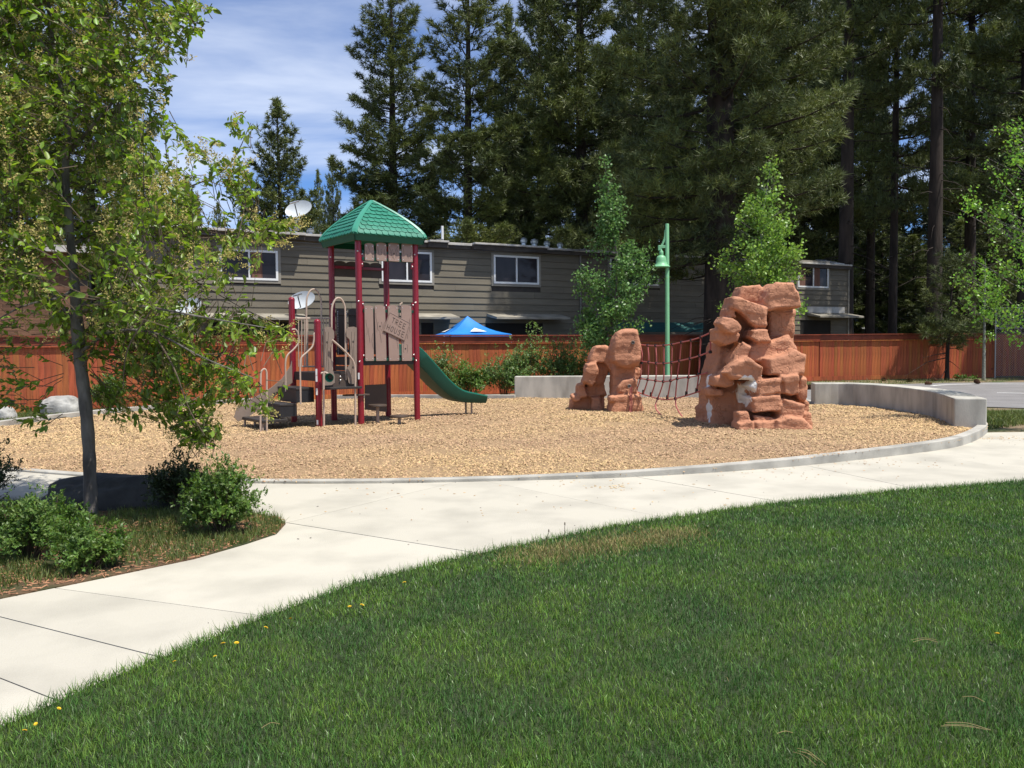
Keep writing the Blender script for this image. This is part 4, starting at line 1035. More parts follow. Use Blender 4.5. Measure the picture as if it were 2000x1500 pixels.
# stairs in front of S1-S2 -----------------------------------------
em = (PS1 + PS2) / 2
def stair_box(u0, u1, z, hw_, th, nm='stair_step', skirt=0.0, slant=.0):
    a_ = [em - U2 * u0 + V2 * hw_, em - U2 * u0 - V2 * hw_, em - U2 * u1 - V2 * (hw_ - slant), em - U2 * u1 + V2 * (hw_ - slant)]
    mb = MB(); mb.prism([t3(p, z) for p in a_], (0, 0, -th)); o = mb.build(nm, M['deck'], tower, bevel=.01)
    if skirt:
        mb = MB(); mb.prism([t3(p * .985 + em * .015, z - th - .001) for p in a_], (0, 0, -skirt)); mb.build('riser', M['black'], o)
    return o
stair_box(.03, .40, .80, .50, .05, skirt=.24)
stair_box(.40, .74, .50, .50, .05, skirt=.20)
o = stair_box(.60, 1.12, .215, .56, .06)
for (u_, v_) in ((.95, -.3), (.95, .3), (1.08, -.5), (1.08, .5)):
    q = em - U2 * u_ + V2 * v_; mb = MB(); mb.tube([t3(q, -.05), t3(q, .17)], .025, 8); mb.build('leg', M['leg'], o, smooth=True)
# curved side sheets of the stair (far side seen as the tan curved sheet)
def side_sheet(P0, mt):
    pr = [(.06, 1.32), (.10, 1.20), (.28, .95), (.5, .78), (.8, .62), (1.05, .52), (1.22, .40), (1.28, .22), (1.20, .12), (1.0, .20), (.6, .45), (.3, .72), (.06, .86)]
    mb = MB(); mb.prism([t3(P0 - U2 * a_, b_) for a_, b_ in pr], V3 * .022); return mb.build('side_sheet', M[mt], tower, bevel=.003)
side_sheet(PS1 - V2 * .11, 'plastic_tan2')
# handrails
def pxU(P0, px, py): return onp(t3(P0), t3(P0 + U2), px, py)
def tb(P_, nm='handrail', r=.0175, n=8, k=6): mb = MB(); mb.tube(spline(P_, k), r, n); return mb.build(nm, M['bar'], tower, smooth=True)
R1 = PS1 - V2 * .62
tb([pxU(R1, *zc1(x, y)) for x, y in ((398, 838), (420, 838), (436, 865), (438, 915), (410, 955), (372, 992), (360, 1040), (361, 1120), (362, 1208))])
R2 = PS2 + V2 * .0
tb([pxU(R2, *zc1(x, y)) for x, y in ((552, 850), (532, 862), (530, 900), (520, 940), (490, 972), (456, 1005), (448, 1050), (449, 1160), (451, 1285))])
R3 = PS2 - V2 * .05
tb([pxU(R3, *zc1(x, y)) for x, y in ((210, 1455), (211, 1300), (212, 1120), (218, 1085), (235, 1074), (246, 1090), (248, 1130), (248, 1300), (249, 1455))])
# barred rail S1-A with its loop
dA = (PA - PS1) / np.linalg.norm(PA - PS1)
def rA(px, py): return onp(t3(PS1), t3(PA), px, py)
tb([rA(580, 622), rA(600, 622), rA(648, 622)], 'top_rail', k=2)
tb([rA(590, 716), rA(606, 716), rA(645, 716)], 'bottom_rail', k=2)
for x in (583, 589, 595, 601, 632, 637, 643): 
    mb = MB(); mb.tube([rA(x, 622), rA(x, 716)], .012, 6); mb.build('bar', M['bar'], tower, smooth=True)
tb([rA(x, y) for x, y in ((599, 716), (598.5, 660), (598.5, 600), (600, 580), (606, 568), (613, 565), (620, 569), (626, 582), (627.5, 600), (627.5, 660), (628, 716))], 'loop_rail', .019)
# loop rail over the climber opening S2-B and two arched side planks
def rB(px, py): return onp(t3(PS2), t3(PB), px, py)
tb([rB(x, y) for x, y in ((649, 745), (648, 690), (647.5, 620), (649, 598), (655, 585), (661.5, 582), (668, 586), (673.5, 600), (674.5, 625), (675, 690), (676, 742))], 'loop_rail', .019)
for i, (xs) in enumerate(((633, 651), (680, 696))):
    L = np.linalg.norm(PB - PS2); dB = (PB - PS2) / L; nn = np.array([dB[1], -dB[0]])
    out = []
    seq = [(x, y) for x, y in (((633, 752), (634, 753), (647, 752), (653, 747), (653, 735), (648, 718), (645, 700), (644.5, 680), (647, 668), (652, 660), (652, 648), (647, 639), (636, 638), (633, 643)) if i == 0 else ((680, 747), (683, 750), (694, 750), (696, 745), (696, 640), (690, 638), (679, 639), (675.5, 646), (676, 657), (682, 663), (683.5, 680), (682, 712), (676, 722), (678, 735)))]
    for x, y in seq: out.append(onp(t3(PS2 + nn * .04), t3(PB + nn * .04), x, y))
    mb = MB(); mb.prism(out, np.array([nn[0], nn[1], 0]) * .02); o = mb.build('arch_panel', M['plastic_tan2'], tower)
    mb = MB()
    xg = 639 if i == 0 else 690
    for dx in (-2.5, 2, ):
        P_ = [onp(t3(PS2 + nn * .062), t3(PB + nn * .062), xg + dx + 1.2 * math.sin(k * 1.1 + dx), 648 + k * 14) for k in range(7)]; mb.tube(P_, .003, 4)
    for yk in ((668,) if i == 0 else (667, 717)):
        mb.lathe(onp(t3(PS2 + nn * .06), t3(PB + nn * .06), xg, yk), [(.022, 0), (.018, .006)], 8, (nn[0], nn[1], 0))
    mb.build('engraving', M['groove'], o)
# outside climbing bars
C1 = PS2 - V2 * .16; C2 = PB - V2 * .16
def rC(px, py): return onp(t3(C1), t3(C2), px, py)
tb([rC(*zc1(x, y)) for x, y in ((640, 900), (660, 918), (705, 958), (745, 1000), (768, 1035), (776, 1090), (777, 1250), (778, 1425))], 'climbing_bar', .021)
tb([rC(*zc1(x, y)) for x, y in ((588, 1090), (588, 1200), (589, 1330), (590, 1432))], 'climbing_bar', .021)
# speaking tube
a_ = rC(*zc1(572, 1100)); b_ = rC(*zc1(600, 1095)) ; c_ = rC(*zc1(622, 1118)) - V3 * .12
tb([a_, b_, c_], 'tube_arm', .02)
dv = np.array([-.15, -.95, -.12]); mb = MB(); mb.lathe(c_, [(.03, -.02), (.045, .02), (.06, .06), (.085, .12), (.09, .14), (.078, .14), (.05, .07), (.02, .05)], 18, dv); mb.build('talk_tube', M['slide_lip'], tower, smooth=True)
mb = MB(); mb.lathe(c_ + dv / np.linalg.norm(dv) * .075, [(.052, 0), (.05, .004)], 14, dv); mb.build('talk_tube_grille', M['black'], tower)
# counter under the deck and small shelf by post B
def under(px, py): return onp(t3(PB + V2 * .55), t3(PC + V2 * .55), px, py)
mb = MB(); mb.prism([under(713, 752), under(755, 750), under(756, 805), under(713, 800)], V3 * .022); o = mb.build('store_panel', M['brown_panel'], tower, bevel=.004)
q = PB + U2 * .05 - V2 * .1
mb = MB(); mb.box(t3(PB - U2 * .10, .62), (.50, .22, .03), (U3, V3, Z3)); mb.build('shelf', M['brown_panel'], tower, bevel=.006)
# white scuff plates / labels on posts, small bolts
for P_, zz in ((PS2, (.98, .72, 1.1)), (PB, (1.0,)), (PS2, (.12,))):
    for z in zz: mb = MB(); mb.box(t3(P_ + np.array([-.02, -.062]), z), (.035, .01, .13 if z > .5 else .09), ); mb.build('sticker', M['white'], tower)
for P_ in (PA, PB, PC, PD):
    for z in (ZD - .09, 2.5, 3.5): bolt(t3(P_ + np.array([.0, -.064]), z), (0, -1, 0))
for s in (.25, .5, .75): 
    for z in (ZP - .09, .93): bolt(t3(PS2 + (PB - PS2) * s + nBC * .03, z), (nBC[0], nBC[1], 0))
# periscope toy on the rail
pq = onp(t3(PD), t3(PC), 781, 594); mb = MB(); mb.tube([pq - Z3 * .25, pq, pq + U3 * .06 + Z3 * .03], .016, 8); mb.build('scope_post', M['bar'], tower, smooth=True)

# two stools in front of the tower
def stool(px, py, zt, r, lab):
    c = G(px, py); s = empty('stool', (c[0], c[1], 0), lab, 'stool', 'round brown stools under the tower')
    mb = MB(); mb.lathe((c[0], c[1], 0), [(r * .94, zt - .045), (r, zt - .035), (r, zt - .01), (r * .97, zt)], 24); mb.build('seat', M['brown_panel'], s, smooth=True)
    mb = MB(); mb.lathe((c[0], c[1], 0), [(.034, -.05), (.034, zt - .045)], 12); mb.build('leg', M['leg'], s, smooth=True)
stool(738, 829, .41, .19, 'taller round brown stool in front of the hanging panel')
stool(780, 830, .20, .19, 'low round brown stool to the right of the taller one')

# ================================================================ CLIMBING ROCKS
def rock(name, blocks, conv, label, seed, voxel=.028, worn=(), cat='climbing rock'):
    rr = random.Random(seed); bmx = bmesh.new()
    for poly, Yc, hy in blocks:
        pts = [at(*conv(x, y), Yc) for x, y in poly]; n = len(pts)
        ctr = sum(pts) / n
        # front and back faces a little smaller, corners pushed about: a hewn block
        rings = []
        tx, tz = rr.uniform(-.14, .14), rr.uniform(-.12, .12)
        for k, (yo, scl) in enumerate(((-1.0, .86), (-.82, .99), (.6, 1.0), (1.0, .8))):
            rg = []
            for p in pts:
                q = ctr + (p - ctr) * scl * (1 + rr.uniform(-.03, .03))
                q = q + np.array([0, 1, 0]) * (yo * hy + rr.uniform(-.04, .04) * hy) + np.array([0, 1, 0]) * (tx * (p - ctr)[0] + tz * (p - ctr)[2])
                rg.append(bmx.verts.new(q))
            rings.append(rg)
        for a_, b_ in zip(rings[:-1], rings[1:]):
            for i in range(n): bmx.faces.new((a_[i], a_[(i + 1) % n], b_[(i + 1) % n], b_[i]))
        bmx.faces.new(rings[0][::-1]); bmx.faces.new(rings[-1])
    bmesh.ops.recalc_face_normals(bmx, faces=bmx.faces)
    me = bpy.data.meshes.new(name + '_raw'); bmx.to_mesh(me); bmx.free()
    tmp = bpy.data.objects.new(name + '_raw', me); COL.objects.link(tmp)
    md = tmp.modifiers.new('rm', 'REMESH'); md.mode = 'VOXEL'; md.voxel_size = voxel
    sm2 = tmp.modifiers.new('sm', 'SMOOTH'); sm2.iterations = 2; sm2.factor = .5
    dg = bpy.context.evaluated_depsgraph_get(); me2 = bpy.data.meshes.new_from_object(tmp.evaluated_get(dg), depsgraph=dg)
    bpy.data.objects.remove(tmp); bpy.data.meshes.remove(me)
    n = len(me2.vertices); co = np.empty(n * 3, np.float32); me2.vertices.foreach_get('co', co); co = co.reshape(-1, 3)
    nr = np.empty(n * 3, np.float32); me2.vertices.foreach_get('normal', nr); nr = nr.reshape(-1, 3)
    d = np.empty(n)
    for i in range(n):
        p = Vector(co[i].tolist())
        c1 = mnoise.cell_vector(p * 2.2 + Vector((seed, 0, 0)))
        v = .022 * mnoise.noise(p * 2.6) + .010 * (.35 - abs(mnoise.noise(p * 4.2 + Vector((3, seed, 1)))) * 1.6) + .008 * mnoise.noise(p * 11) + .003 * mnoise.noise(p * 31)
        ld = math.sin(p.z * 21 + 3.0 * mnoise.noise(p * 1.6))      # faint bedding ledges
        v += .006 * max(-1, min(1, ld * 3))
        d[i] = v
    co = co + nr * d[:, None].astype(np.float32)
    wv = np.zeros(n, np.float32)
    for (c, r) in worn:
        wv = np.maximum(wv, np.clip(1.25 - np.linalg.norm((co - np.array(c, np.float32)) / np.array(r, np.float32), axis=1), 0, 1).astype(np.float32))
    base = co[co[:, 2] > -0.2].mean(axis=0); o3 = np.array([base[0], base[1], 0], np.float32)
    me2.vertices.foreach_set('co', (co - o3).ravel())
    at2 = me2.attributes.new('worn', 'FLOAT', 'POINT'); at2.data.foreach_set('value', wv)
    me2.name = name; me2.materials.clear(); me2.update()
    o = link(name, me2, M['rock'], smooth=True); o.location = o3.tolist()
    return tag(o, label, cat)
cv5 = lambda x, y: (1340 + x / 4.688, 540 + y / 4.688)
big = [
 ([(770, 58), (930, 68), (945, 130), (975, 155), (1006, 292), (880, 300), (770, 300), (700, 325), (655, 260), (690, 170), (712, 112)], 15.5, .38),
 ([(470, 95), (640, 78), (668, 120), (640, 250), (430, 275), (432, 200)], 15.95, .34),
 ([(370, 200), (440, 200), (640, 265), (690, 290), (700, 470), (590, 480), (545, 430), (420, 320), (345, 290)], 15.45, .40),
 ([(335, 300), (400, 300), (440, 385), (330, 375)], 15.35, .26),
 ([(300, 365), (400, 380), (480, 470), (470, 500), (400, 530), (320, 510), (262, 430)], 15.15, .30),
 ([(238, 480), (300, 480), (460, 520), (440, 600), (330, 640), (240, 585)], 15.4, .30),
 ([(350, 290), (700, 300), (955, 310), (955, 650), (700, 750), (400, 760), (245, 600)], 16.15, .45),
 ([(700, 315), (945, 315), (950, 560), (720, 590)], 15.85, .30),
 ([(560, 490), (705, 488), (735, 600), (600, 610), (540, 560)], 15.3, .36),
 ([(510, 620), (720, 590), (885, 535), (960, 650), (1000, 740), (980, 880), (670, 900), (650, 800), (480, 760)], 15.45, .42),
 ([(668, 750), (860, 700), (935, 655), (1036, 715), (1036, 790), (1000, 890), (668, 905)], 15.15, .46),
 ([(440, 770), (540, 730), (590, 790), (660, 830), (650, 940), (400, 940), (320, 880)], 14.95, .34),
 ([(480, 600), (560, 640), (520, 740), (400, 830), (380, 790), (420, 690)], 15.2, .32),
 ([(240, 600), (480, 640), (400, 860), (420, 1400), (160, 1400), (150, 1010), (205, 800), (235, 720)], 16.05, .55),
 ([(215, 905), (310, 895), (400, 905), (412, 985), (330, 1015), (215, 995)], 15.25, .3),
 ([(148, 1015), (290, 1025), (310, 1085), (165, 1090)], 15.5, .32),
 ([(590, 935), (810, 925), (820, 1050), (600, 1085), (520, 1000)], 15.0, .42),
 ([(805, 905), (970, 893), (965, 950), (810, 955)], 14.98, .42),
 ([(830, 950), (970, 940), (980, 1060), (900, 1080), (825, 1065)], 14.98, .40),
 ([(965, 905), (1035, 915), (1036, 1100), (1015, 1150), (950, 1085)], 15.15, .42),
 ([(535, 1095), (820, 1068), (812, 1222), (560, 1232)], 14.95, .40),
 ([(835, 1105), (1022, 1158), (1010, 1292), (790, 1295), (800, 1180)], 14.95, .42),
 ([(415, 940), (1025, 900), (1040, 1440), (440, 1440)], 15.6, .50),
 ([(450, 1238), (540, 1225), (558, 1312), (443, 1322)], 14.8, .22),
 ([(438, 1330), (572, 1315), (605, 1430), (438, 1450)], 14.72, .26),
 ([(590, 1315), (785, 1308), (775, 1450), (615, 1450)], 14.75, .26),
 ([(780, 1300), (900, 1270), (1030, 1290), (1090, 1350), (1165, 1480), (900, 1490), (760, 1440)], 14.72, .34),
 ([(1030, 1115), (1078, 1140), (1078, 1222), (1030, 1232)], 15.25, .28),
 ([(1005, 1225), (1085, 1240), (1100, 1400), (1000, 1400)], 15.1, .34),
 ([(600, 1268), (768, 1282), (768, 1306), (600, 1300)], 14.78, .2),
 ([(112, 1190), (165, 1185), (190, 1400), (112, 1390)], 16.3, .3),
]
rock_big = rock('climbing_rock', big, cv5, 'tall stacked red sandstone climbing rock with a worn white patch', 3, .021,
    worn=((at(*cv5(545, 990), 14.75), (.24, .5, .24)), (at(*cv5(500, 1090), 14.95), (.2, .6, .3)), (at(*cv5(190, 930), 15.6), (.14, .4, .22)), (at(*cv5(200, 1230), 15.5), (.09, .4, .3))))
cv4 = lambda x, y: (1080 + x / 7.14, 620 + y / 7.14)
small = [
 ([(960, 170), (1060, 165), (1140, 172), (1190, 350), (1195, 580), (1170, 665), (1000, 700), (890, 690), (800, 610), (790, 480), (830, 300), (885, 210)], 19.75, .46),
 ([(815, 600), (1130, 660), (1110, 860), (1165, 1060), (800, 1070), (812, 800)], 19.95, .36),
 ([(1170, 690), (1225, 722), (1222, 820), (1160, 875), (1100, 830)], 19.95, .22),
 ([(880, 960), (950, 870), (1090, 838), (1155, 870), (1162, 1050), (870, 1052)], 19.6, .30),
 ([(775, 1085), (980, 1055), (1200, 1065), (1268, 1400), (930, 1400), (760, 1340)], 19.65, .42),
 ([(770, 1100), (850, 1090), (850, 1175), (770, 1180)], 19.4, .3),
 ([(580, 400), (720, 388), (810, 440), (800, 760), (700, 640), (600, 630), (485, 605), (520, 470)], 20.35, .38),
 ([(450, 640), (580, 618), (620, 700), (600, 850), (540, 960), (400, 900), (420, 760)], 20.25, .36),
 ([(600, 620), (790, 600), (740, 790), (690, 930), (560, 960), (560, 700)], 20.6, .40),
 ([(318, 1000), (345, 918), (432, 915), (472, 1100), (330, 1120)], 20.4, .3),
 ([(440, 940), (705, 935), (735, 1080), (460, 1110)], 20.7, .42),
 ([(250, 1075), (330, 1070), (380, 1150), (300, 1165), (248, 1115)], 20.4, .32),
 ([(240, 1150), (340, 1070), (700, 1050), (690, 1400), (225, 1380)], 20.8, .40),
 ([(530, 1105), (640, 1105), (690, 1300), (520, 1300)], 20.4, .3),
]
rock_small = rock('climbing_rock', small, cv4, 'shorter red sandstone rock with an arched gap, left of the rope net', 11, .023)

# ================================================================ ROPE NET
def YN(x): return 19.75 + (x - 1245) / (1390 - 1245) * (15.6 - 19.75)
netroot = at(1310, 700, YN(1310))
net = empty('rope_net', (netroot[0], netroot[1], 0), 'sagging red rope climbing net strung between the two rocks', 'climbing net')
def np_(x, y): return at(x, y, YN(x))
def rope(P_, r=.015, nm='rope', k=6): mb = MB(); mb.tube(spline([np_(*p) for p in P_], k), r, 6); return mb.build(nm, M['rope'], net, smooth=True)
cv2 = lambda x, y: (1080 + x / 3.7037, 520 + y / 3.7037)
HOR = [[(585, 550), (640, 568), (740, 575), (800, 572), (860, 565), (930, 550), (1000, 535), (1070, 512), (1140, 480)],
       [(630, 685), (690, 695), (745, 702), (800, 703), (860, 697), (915, 685), (990, 668), (1060, 648), (1130, 620)],
       [(620, 810), (685, 820), (742, 828), (800, 834), (852, 828), (898, 813), (980, 803), (1050, 790), (1115, 770)],
       [(600, 905), (650, 925), (705, 942), (760, 957), (825, 964), (885, 957), (965, 935), (1038, 912), (1110, 885)]]
for h_ in HOR: rope([cv2(*p) for p in h_])
VER = [[(632, 568), (645, 640), (640, 700), (632, 810), (605, 900)], [(685, 572), (692, 640), (692, 695), (685, 820), (652, 925)], [(742, 575), (748, 640), (748, 702), (742, 828), (708, 942)],
       [(802, 572), (802, 640), (802, 703), (798, 834), (758, 957)], [(862, 565), (860, 640), (858, 697), (851, 828), (826, 964)], [(930, 550), (922, 620), (916, 685), (898, 813), (885, 957)],
       [(1000, 535), (996, 600), (992, 668), (980, 803), (964, 935)], [(1070, 512), (1066, 580), (1062, 648), (1055, 780), (1038, 912)], [(1142, 480), (1140, 550), (1138, 620)]]
for v_ in VER: rope([cv2(*p) for p in v_])
for i, v_ in enumerate(VER):
    for j, k in enumerate((0, 2, 3, 4)):
        if k < len(v_):
            p = np_(*cv2(*v_[k])); mb = MB()
            if j == 3 and i not in (3, 5): q = np_(*cv2(v_[k][0] + 2, v_[k][1] - 30)); mb.tube([p, q], .028, 8)
            else: mb.lathe(p, [(.02, -.03), (.032, -.022), (.032, .022), (.02, .03)], 8)
            mb.build('clamp', M['black'], net, smooth=True)
def gtail(P_, x1, y1):
    e = G(x1, y1, .05); a_ = np_(*cv2(*P_[0])); pts = [a_]
    for k, p in enumerate(P_[1:]):
        w = (k + 1) / (len(P_)); q = np_(*cv2(*p)); pts.append(q * 1.0)
    Y0 = pts[0][1]
    out = [at(*cv2(*p), Y0 * (1 - i / len(P_)) + e[1] * (i / len(P_))) for i, p in enumerate(P_)] + [e]
    mb = MB(); mb.tube(spline(out, 6), .015, 6); mb.build('tail_rope', M['rope'], net, smooth=True)
gtail([(758, 957), (742, 1000), (750, 1040)], *cv2(785, 1078)); gtail([(886, 957), (890, 1010), (915, 1060)], *cv2(945, 1100))
# eyelets and hanging ends on the small rock face
for (x, y) in ((578, 552), (552, 868)):
    p = at(*cv2(x, y), 19.28 if y < 700 else 19.26); mb = MB(); mb.lathe(p, [(.035, -.03), (.045, .02), (.035, .03), (.02, 0)], 14, (0, -1, 0)); mb.build('eyelet', M['pipe'], net, smooth=True)
for dx in (0, 12):
    P_ = [at(*cv2(558 + dx, y), 19.2 + .0 * y) for y in (872, 930, 1000, 1050)] + [G(*cv2(585 + dx * 2, 1062), .04)]
    mb = MB(); mb.tube(spline(P_, 5), .011, 6); mb.build('tail_rope', M['rope'], net, smooth=True)

# ================================================================ LAMP POST
lp = np.array([*at(1303.5, 735, 26.4)[:2], 0]); lam = empty('street_lamp', tuple(lp), 'mint green lamp post with a bell shaped shade', 'street lamp')
def lq(px, py): return at(px, py, lp[1])
ztop = lq(1302, 437)[2]
mb = MB(); mb.lathe(lp, [(.11, -.05), (.11, .12), (.078, .2), (.072, 1.0), (.058, ztop - .02), (.05, ztop)], 20); mb.build('post', M['lamp_green'], lam, smooth=True)
a_ = lq(1288, 480); mb = MB(); mb.bar(lq(1286.5, 482), lp + [0, 0, lq(1286, 482)[2]], .07, .09); mb.box(lq(1288, 484.5), (.09, .08, .16)); mb.build('arm', M['lamp_green'], lam, bevel=.008)
mb = MB(); P_ = spline([lq(1300, 449), lq(1299, 462), lq(1296, 472), lq(1292, 480)], 5); 
for p, q in zip(P_[:-1], P_[1:]): mb.bar(p, q, .05, .06)
mb.build('brace', M['lamp_green'], lam)
bz = lq(1291, 522); bx = lq(1291.5, 522)
mb = MB(); prof = [(.275, 0), (.278, .012), (.235, .05), (.18, .10), (.165, .18), (.15, .28), (.12, .34), (.065, .37), (.07, .44), (.06, .49), (.03, .53), (.03, .66)]
mb.lathe(bx, prof[:8], 28); mb.build('shade', M['lamp_green'], lam, smooth=True)
mb = MB(); mb.lathe(bx, prof[7:], 16); mb.build('lamp_socket', M['lamp_green'], lam, smooth=True)
mb = MB(); mb.lathe(bx, [(.05, -.0), (.06, .03), (.04, .1)], 12); mb.build('bulb', M['white'], lam, smooth=True)

# ================================================================ BLUE CANOPY TENT
def canopy():
    Yt = 31.8; pk = at(913, 617, Yt); hwid = 1.28; ez = at(913, 653, Yt - .9)[2]
    t = empty('pop_up_canopy', (pk[0], pk[1], 0), 'blue pop up canopy with white triangles showing above the fence', 'canopy')
    an = .35; ux = np.array([math.cos(an), math.sin(an), 0]); uy = np.array([-math.sin(an), math.cos(an), 0])
    cs_ = [pk * [1, 1, 0] + [0, 0, ez] + ux * a * hwid + uy * b * hwid for a, b in ((-1, -1), (1, -1), (1, 1), (-1, 1))]
    mb = MB(); n = 7
    for k in range(4):
        a_, b_ = cs_[k], cs_[(k + 1) % 4]; V = []
        for i in range(n):
            for j in range(n):
                u, v = i / (n - 1), j / (n - 1); e = a_ * (1 - v) + b_ * v; p = e * (1 - u) + pk * u
                p = p + Z3 * (-.16 * math.sin(math.pi * u) + .05 * math.sin(v * 9 + k) * (1 - u) * math.sin(math.pi * u)); V.append(p)
        mb.add(V, [(i * n + j, i * n + j + 1, (i + 1) * n + j + 1, (i + 1) * n + j) for i in range(n - 1) for j in range(n - 1)])
        mb.add([a_, b_, b_ - Z3 * .2, a_ - Z3 * .2], [(0, 1, 2, 3)])
    mb.build('cover', M['tent'], t, smooth=True)
    for k in range(4): mb = MB(); mb.tube([cs_[k] * [1, 1, 0], cs_[k] - Z3 * .02], .02, 8); mb.build('leg', M['white'], t)
    for (x, y, s) in ((890, 640, -1), (924, 638, 1)):
        c = at(x, y, Yt); 
        k = 3 if s < 0 else 0
        a_, b_ = (cs_[3], cs_[0]) if s < 0 else (cs_[0], cs_[1])
        for_u, for_v = .34, (.55 if s < 0 else .55)
        def q(u, v): e = a_ * (1 - v) + b_ * v; return e * (1 - u) + pk * u + Z3 * (-.16 * math.sin(math.pi * u) + .02)
        mb = MB(); o_ = np.cross(b_ - a_, pk - a_); o_ = o_ / np.linalg.norm(o_) * .03
        if o_[2] < 0: o_ = -o_
        mb.prism([q(for_u - .12, for_v - .16) + o_, q(for_u - .12, for_v + .16) + o_, q(for_u + .16, for_v) + o_], o_ * .1); mb.build('triangle_print', M['white'], t)
canopy()

# ================================================================ SATELLITE DISHES
def dish(px, py, Y, rad, foot, lab, yaw=-.35):
    c = at(px, py, Y); f = np.array(foot); d = empty('satellite_dish', tuple(f), lab, 'satellite dish', 'satellite dishes on the grey building')
    ax = np.array([math.sin(yaw) * .8, -math.cos(yaw) * .8, .42]); ax /= np.linalg.norm(ax)
    x = np.cross(ax, Z3); x /= np.linalg.norm(x); x = x * .93 - Z3 * .32 + ax * 0; x -= ax * (x @ ax); x /= np.linalg.norm(x); y = np.cross(ax, x)
    mb = MB(); V = []; Fc = []; nr_, na = 6, 28
    for s_ in (0, 1):
        for i in range(nr_ + 1):
            r = i / nr_
            for k in range(na):
                q = 2 * math.pi * k / na; V.append(c + x * math.cos(q) * rad * r + y * math.sin(q) * rad * .72 * r + ax * (.12 * rad * r * r * 2 - .10 - s_ * .015))
        b = s_ * (nr_ + 1) * na
        for i in range(nr_):
            for k in range(na): Fc.append((b + i * na + k, b + i * na + (k + 1) % na, b + (i + 1) * na + (k + 1) % na, b + (i + 1) * na + k))
    for k in range(na): Fc.append((nr_ * na + k, nr_ * na + (k + 1) % na, (2 * nr_ + 1) * na + (k + 1) % na, (2 * nr_ + 1) * na + k))
    mb.add(V, Fc); mb.build('reflector', M['dish'], d, smooth=True)
    lnb = c + ax * rad * .95 - Z3 * .05; arm0 = c - Z3 * rad * .68 + ax * .1
    mb = MB(); mb.tube([arm0, lnb], .02, 6); mb.build('feed_arm', M['black'], d)
    mb = MB(); mb.tube([lnb - x * .16, lnb + x * .16], .035, 8); mb.lathe(lnb - ax * .02, [(.05, -.03), (.045, .06)], 10, -ax); mb.build('feed_horn', M['galv'], d)
    bk = c - ax * .12; mid = np.array([f[0], f[1], min(bk[2], f[2] + (bk[2] - f[2]) * .8)])
    mb = MB(); mb.tube([f, mid, bk], .028, 8); mb.build('mast', M['black'], d)
s_ = hw(583, 440)[0]; cw = wp(s_, 0, 0)
dish(583, 408, wp(s_, 0, -.5)[1], .48, wp(s_, ZT + .12, -.8), 'grey satellite dish standing on the flat roof edge', -.1)
s_ = hw(588, 590)[0]; dish(589, 586, wp(s_, 0, .75)[1], .47, wp(s_ - .2, hw(585, 612)[1], .03), 'grey satellite dish bracketed on the siding behind the rails', -.1)
s_ = hw(368, 600)[0]; dish(368, 598, wp(s_, 0, .75)[1], .42, wp(s_, hw(366, 622)[1], .03), 'third satellite dish half hidden by the left tree leaves', -.1)

# ================================================================ BOULDERS
def boulder(name, c, size, label, mt, seed, rot=0.0, cut=.25):
    bmx = bmesh.new(); bmesh.ops.create_icosphere(bmx, subdivisions=5, radius=1)
    sd = Vector((seed * 3.1, seed * 1.7, seed))
    for v in bmx.verts:
        p = v.co.copy(); q = Vector((math.copysign(abs(p.x) ** .8, p.x), math.copysign(abs(p.y) ** .8, p.y), math.copysign(abs(p.z) ** .75, p.z)))
        k = 1 + .20 * mnoise.noise(p * 1.1 + sd) + .08 * mnoise.noise(p * 2.6 + sd) + .03 * mnoise.noise(p * 7 + sd)
        v.co = Vector((q.x * size[0] * k, q.y * size[1] * k, q.z * size[2] * k))
    me = bpy.data.meshes.new(name); bmx.to_mesh(me); bmx.free()
    o = link(name, me, M[mt], smooth=True); o.location = c; o.rotation_euler = (0, 0, rot)
    return tag(o, label, 'boulder')
c = G(102, 808); boulder('boulder', (c[0], c[1] + .5, .05), (.50, .4, .38), 'pale granite boulder on the grass strip before the red fence', 'boulder', 4, .2)
c = G(-6, 818); boulder('boulder', (c[0], c[1] + .3, .0), (.25, .25, .26), 'small pale boulder cut by the left edge of the photo', 'boulder', 9)
c = G(205, 1000); boulder('boulder', (c[0] - .05, c[1] + .3, .0), (.78, .34, .33), 'long boulder behind the tree trunk, coloured dark to stand for tree shade', 'boulder_shaded', 6, -.12)

# ================================================================ CHAIN LINK FENCE at right
cA = at(1943, 742, 37.6); cA[2] = 0; cl = empty('chain_link_fence', tuple(cA), 'grey chain link fence panel at the right edge, before the dark fence', 'fence')
zt = at(1943, 600, 37.6)[2]; cB = cA + np.array([5.5, -.4, 0]); cd = (cB - cA) / np.linalg.norm(cB - cA)
for p, h_ in ((cA, zt), (cA + cd * 2.75, zt), (cB, zt)): mb = MB(); mb.tube([p - Z3 * .05, p + Z3 * h_], .03, 10); mb.build('post', M['steel_link'], cl, smooth=True)
for z in (at(1960, 641, 37.6)[2], zt - .03): mb = MB(); mb.tube([cA + Z3 * z, cB + Z3 * z], .022, 8); mb.build('rail', M['steel_link'], cl, smooth=True)
mb = MB(); Lc = 5.5; k = -zt
while k < Lc:
    for sg in (1, -1):
        # line s = k + z  (or mirrored)
        s0_, s1_ = k, k + zt; z0_, z1_ = 0, zt
        if s0_ < 0: z0_ = -s0_; s0_ = 0
        if s1_ > Lc: z1_ = zt - (s1_ - Lc); s1_ = Lc
        if sg < 0: s0_, s1_ = Lc - s0_, Lc - s1_
        if z1_ > z0_: mb.tube([cA + cd * s0_ + Z3 * z0_ - np.array([0, .01 * sg, 0]), cA + cd * s1_ + Z3 * z1_ - np.array([0, .01 * sg, 0])], .0035, 3, False)
    k += .105
o = mb.build('wire_mesh', M['steel_link'], cl); o['kind'] = 'stuff'
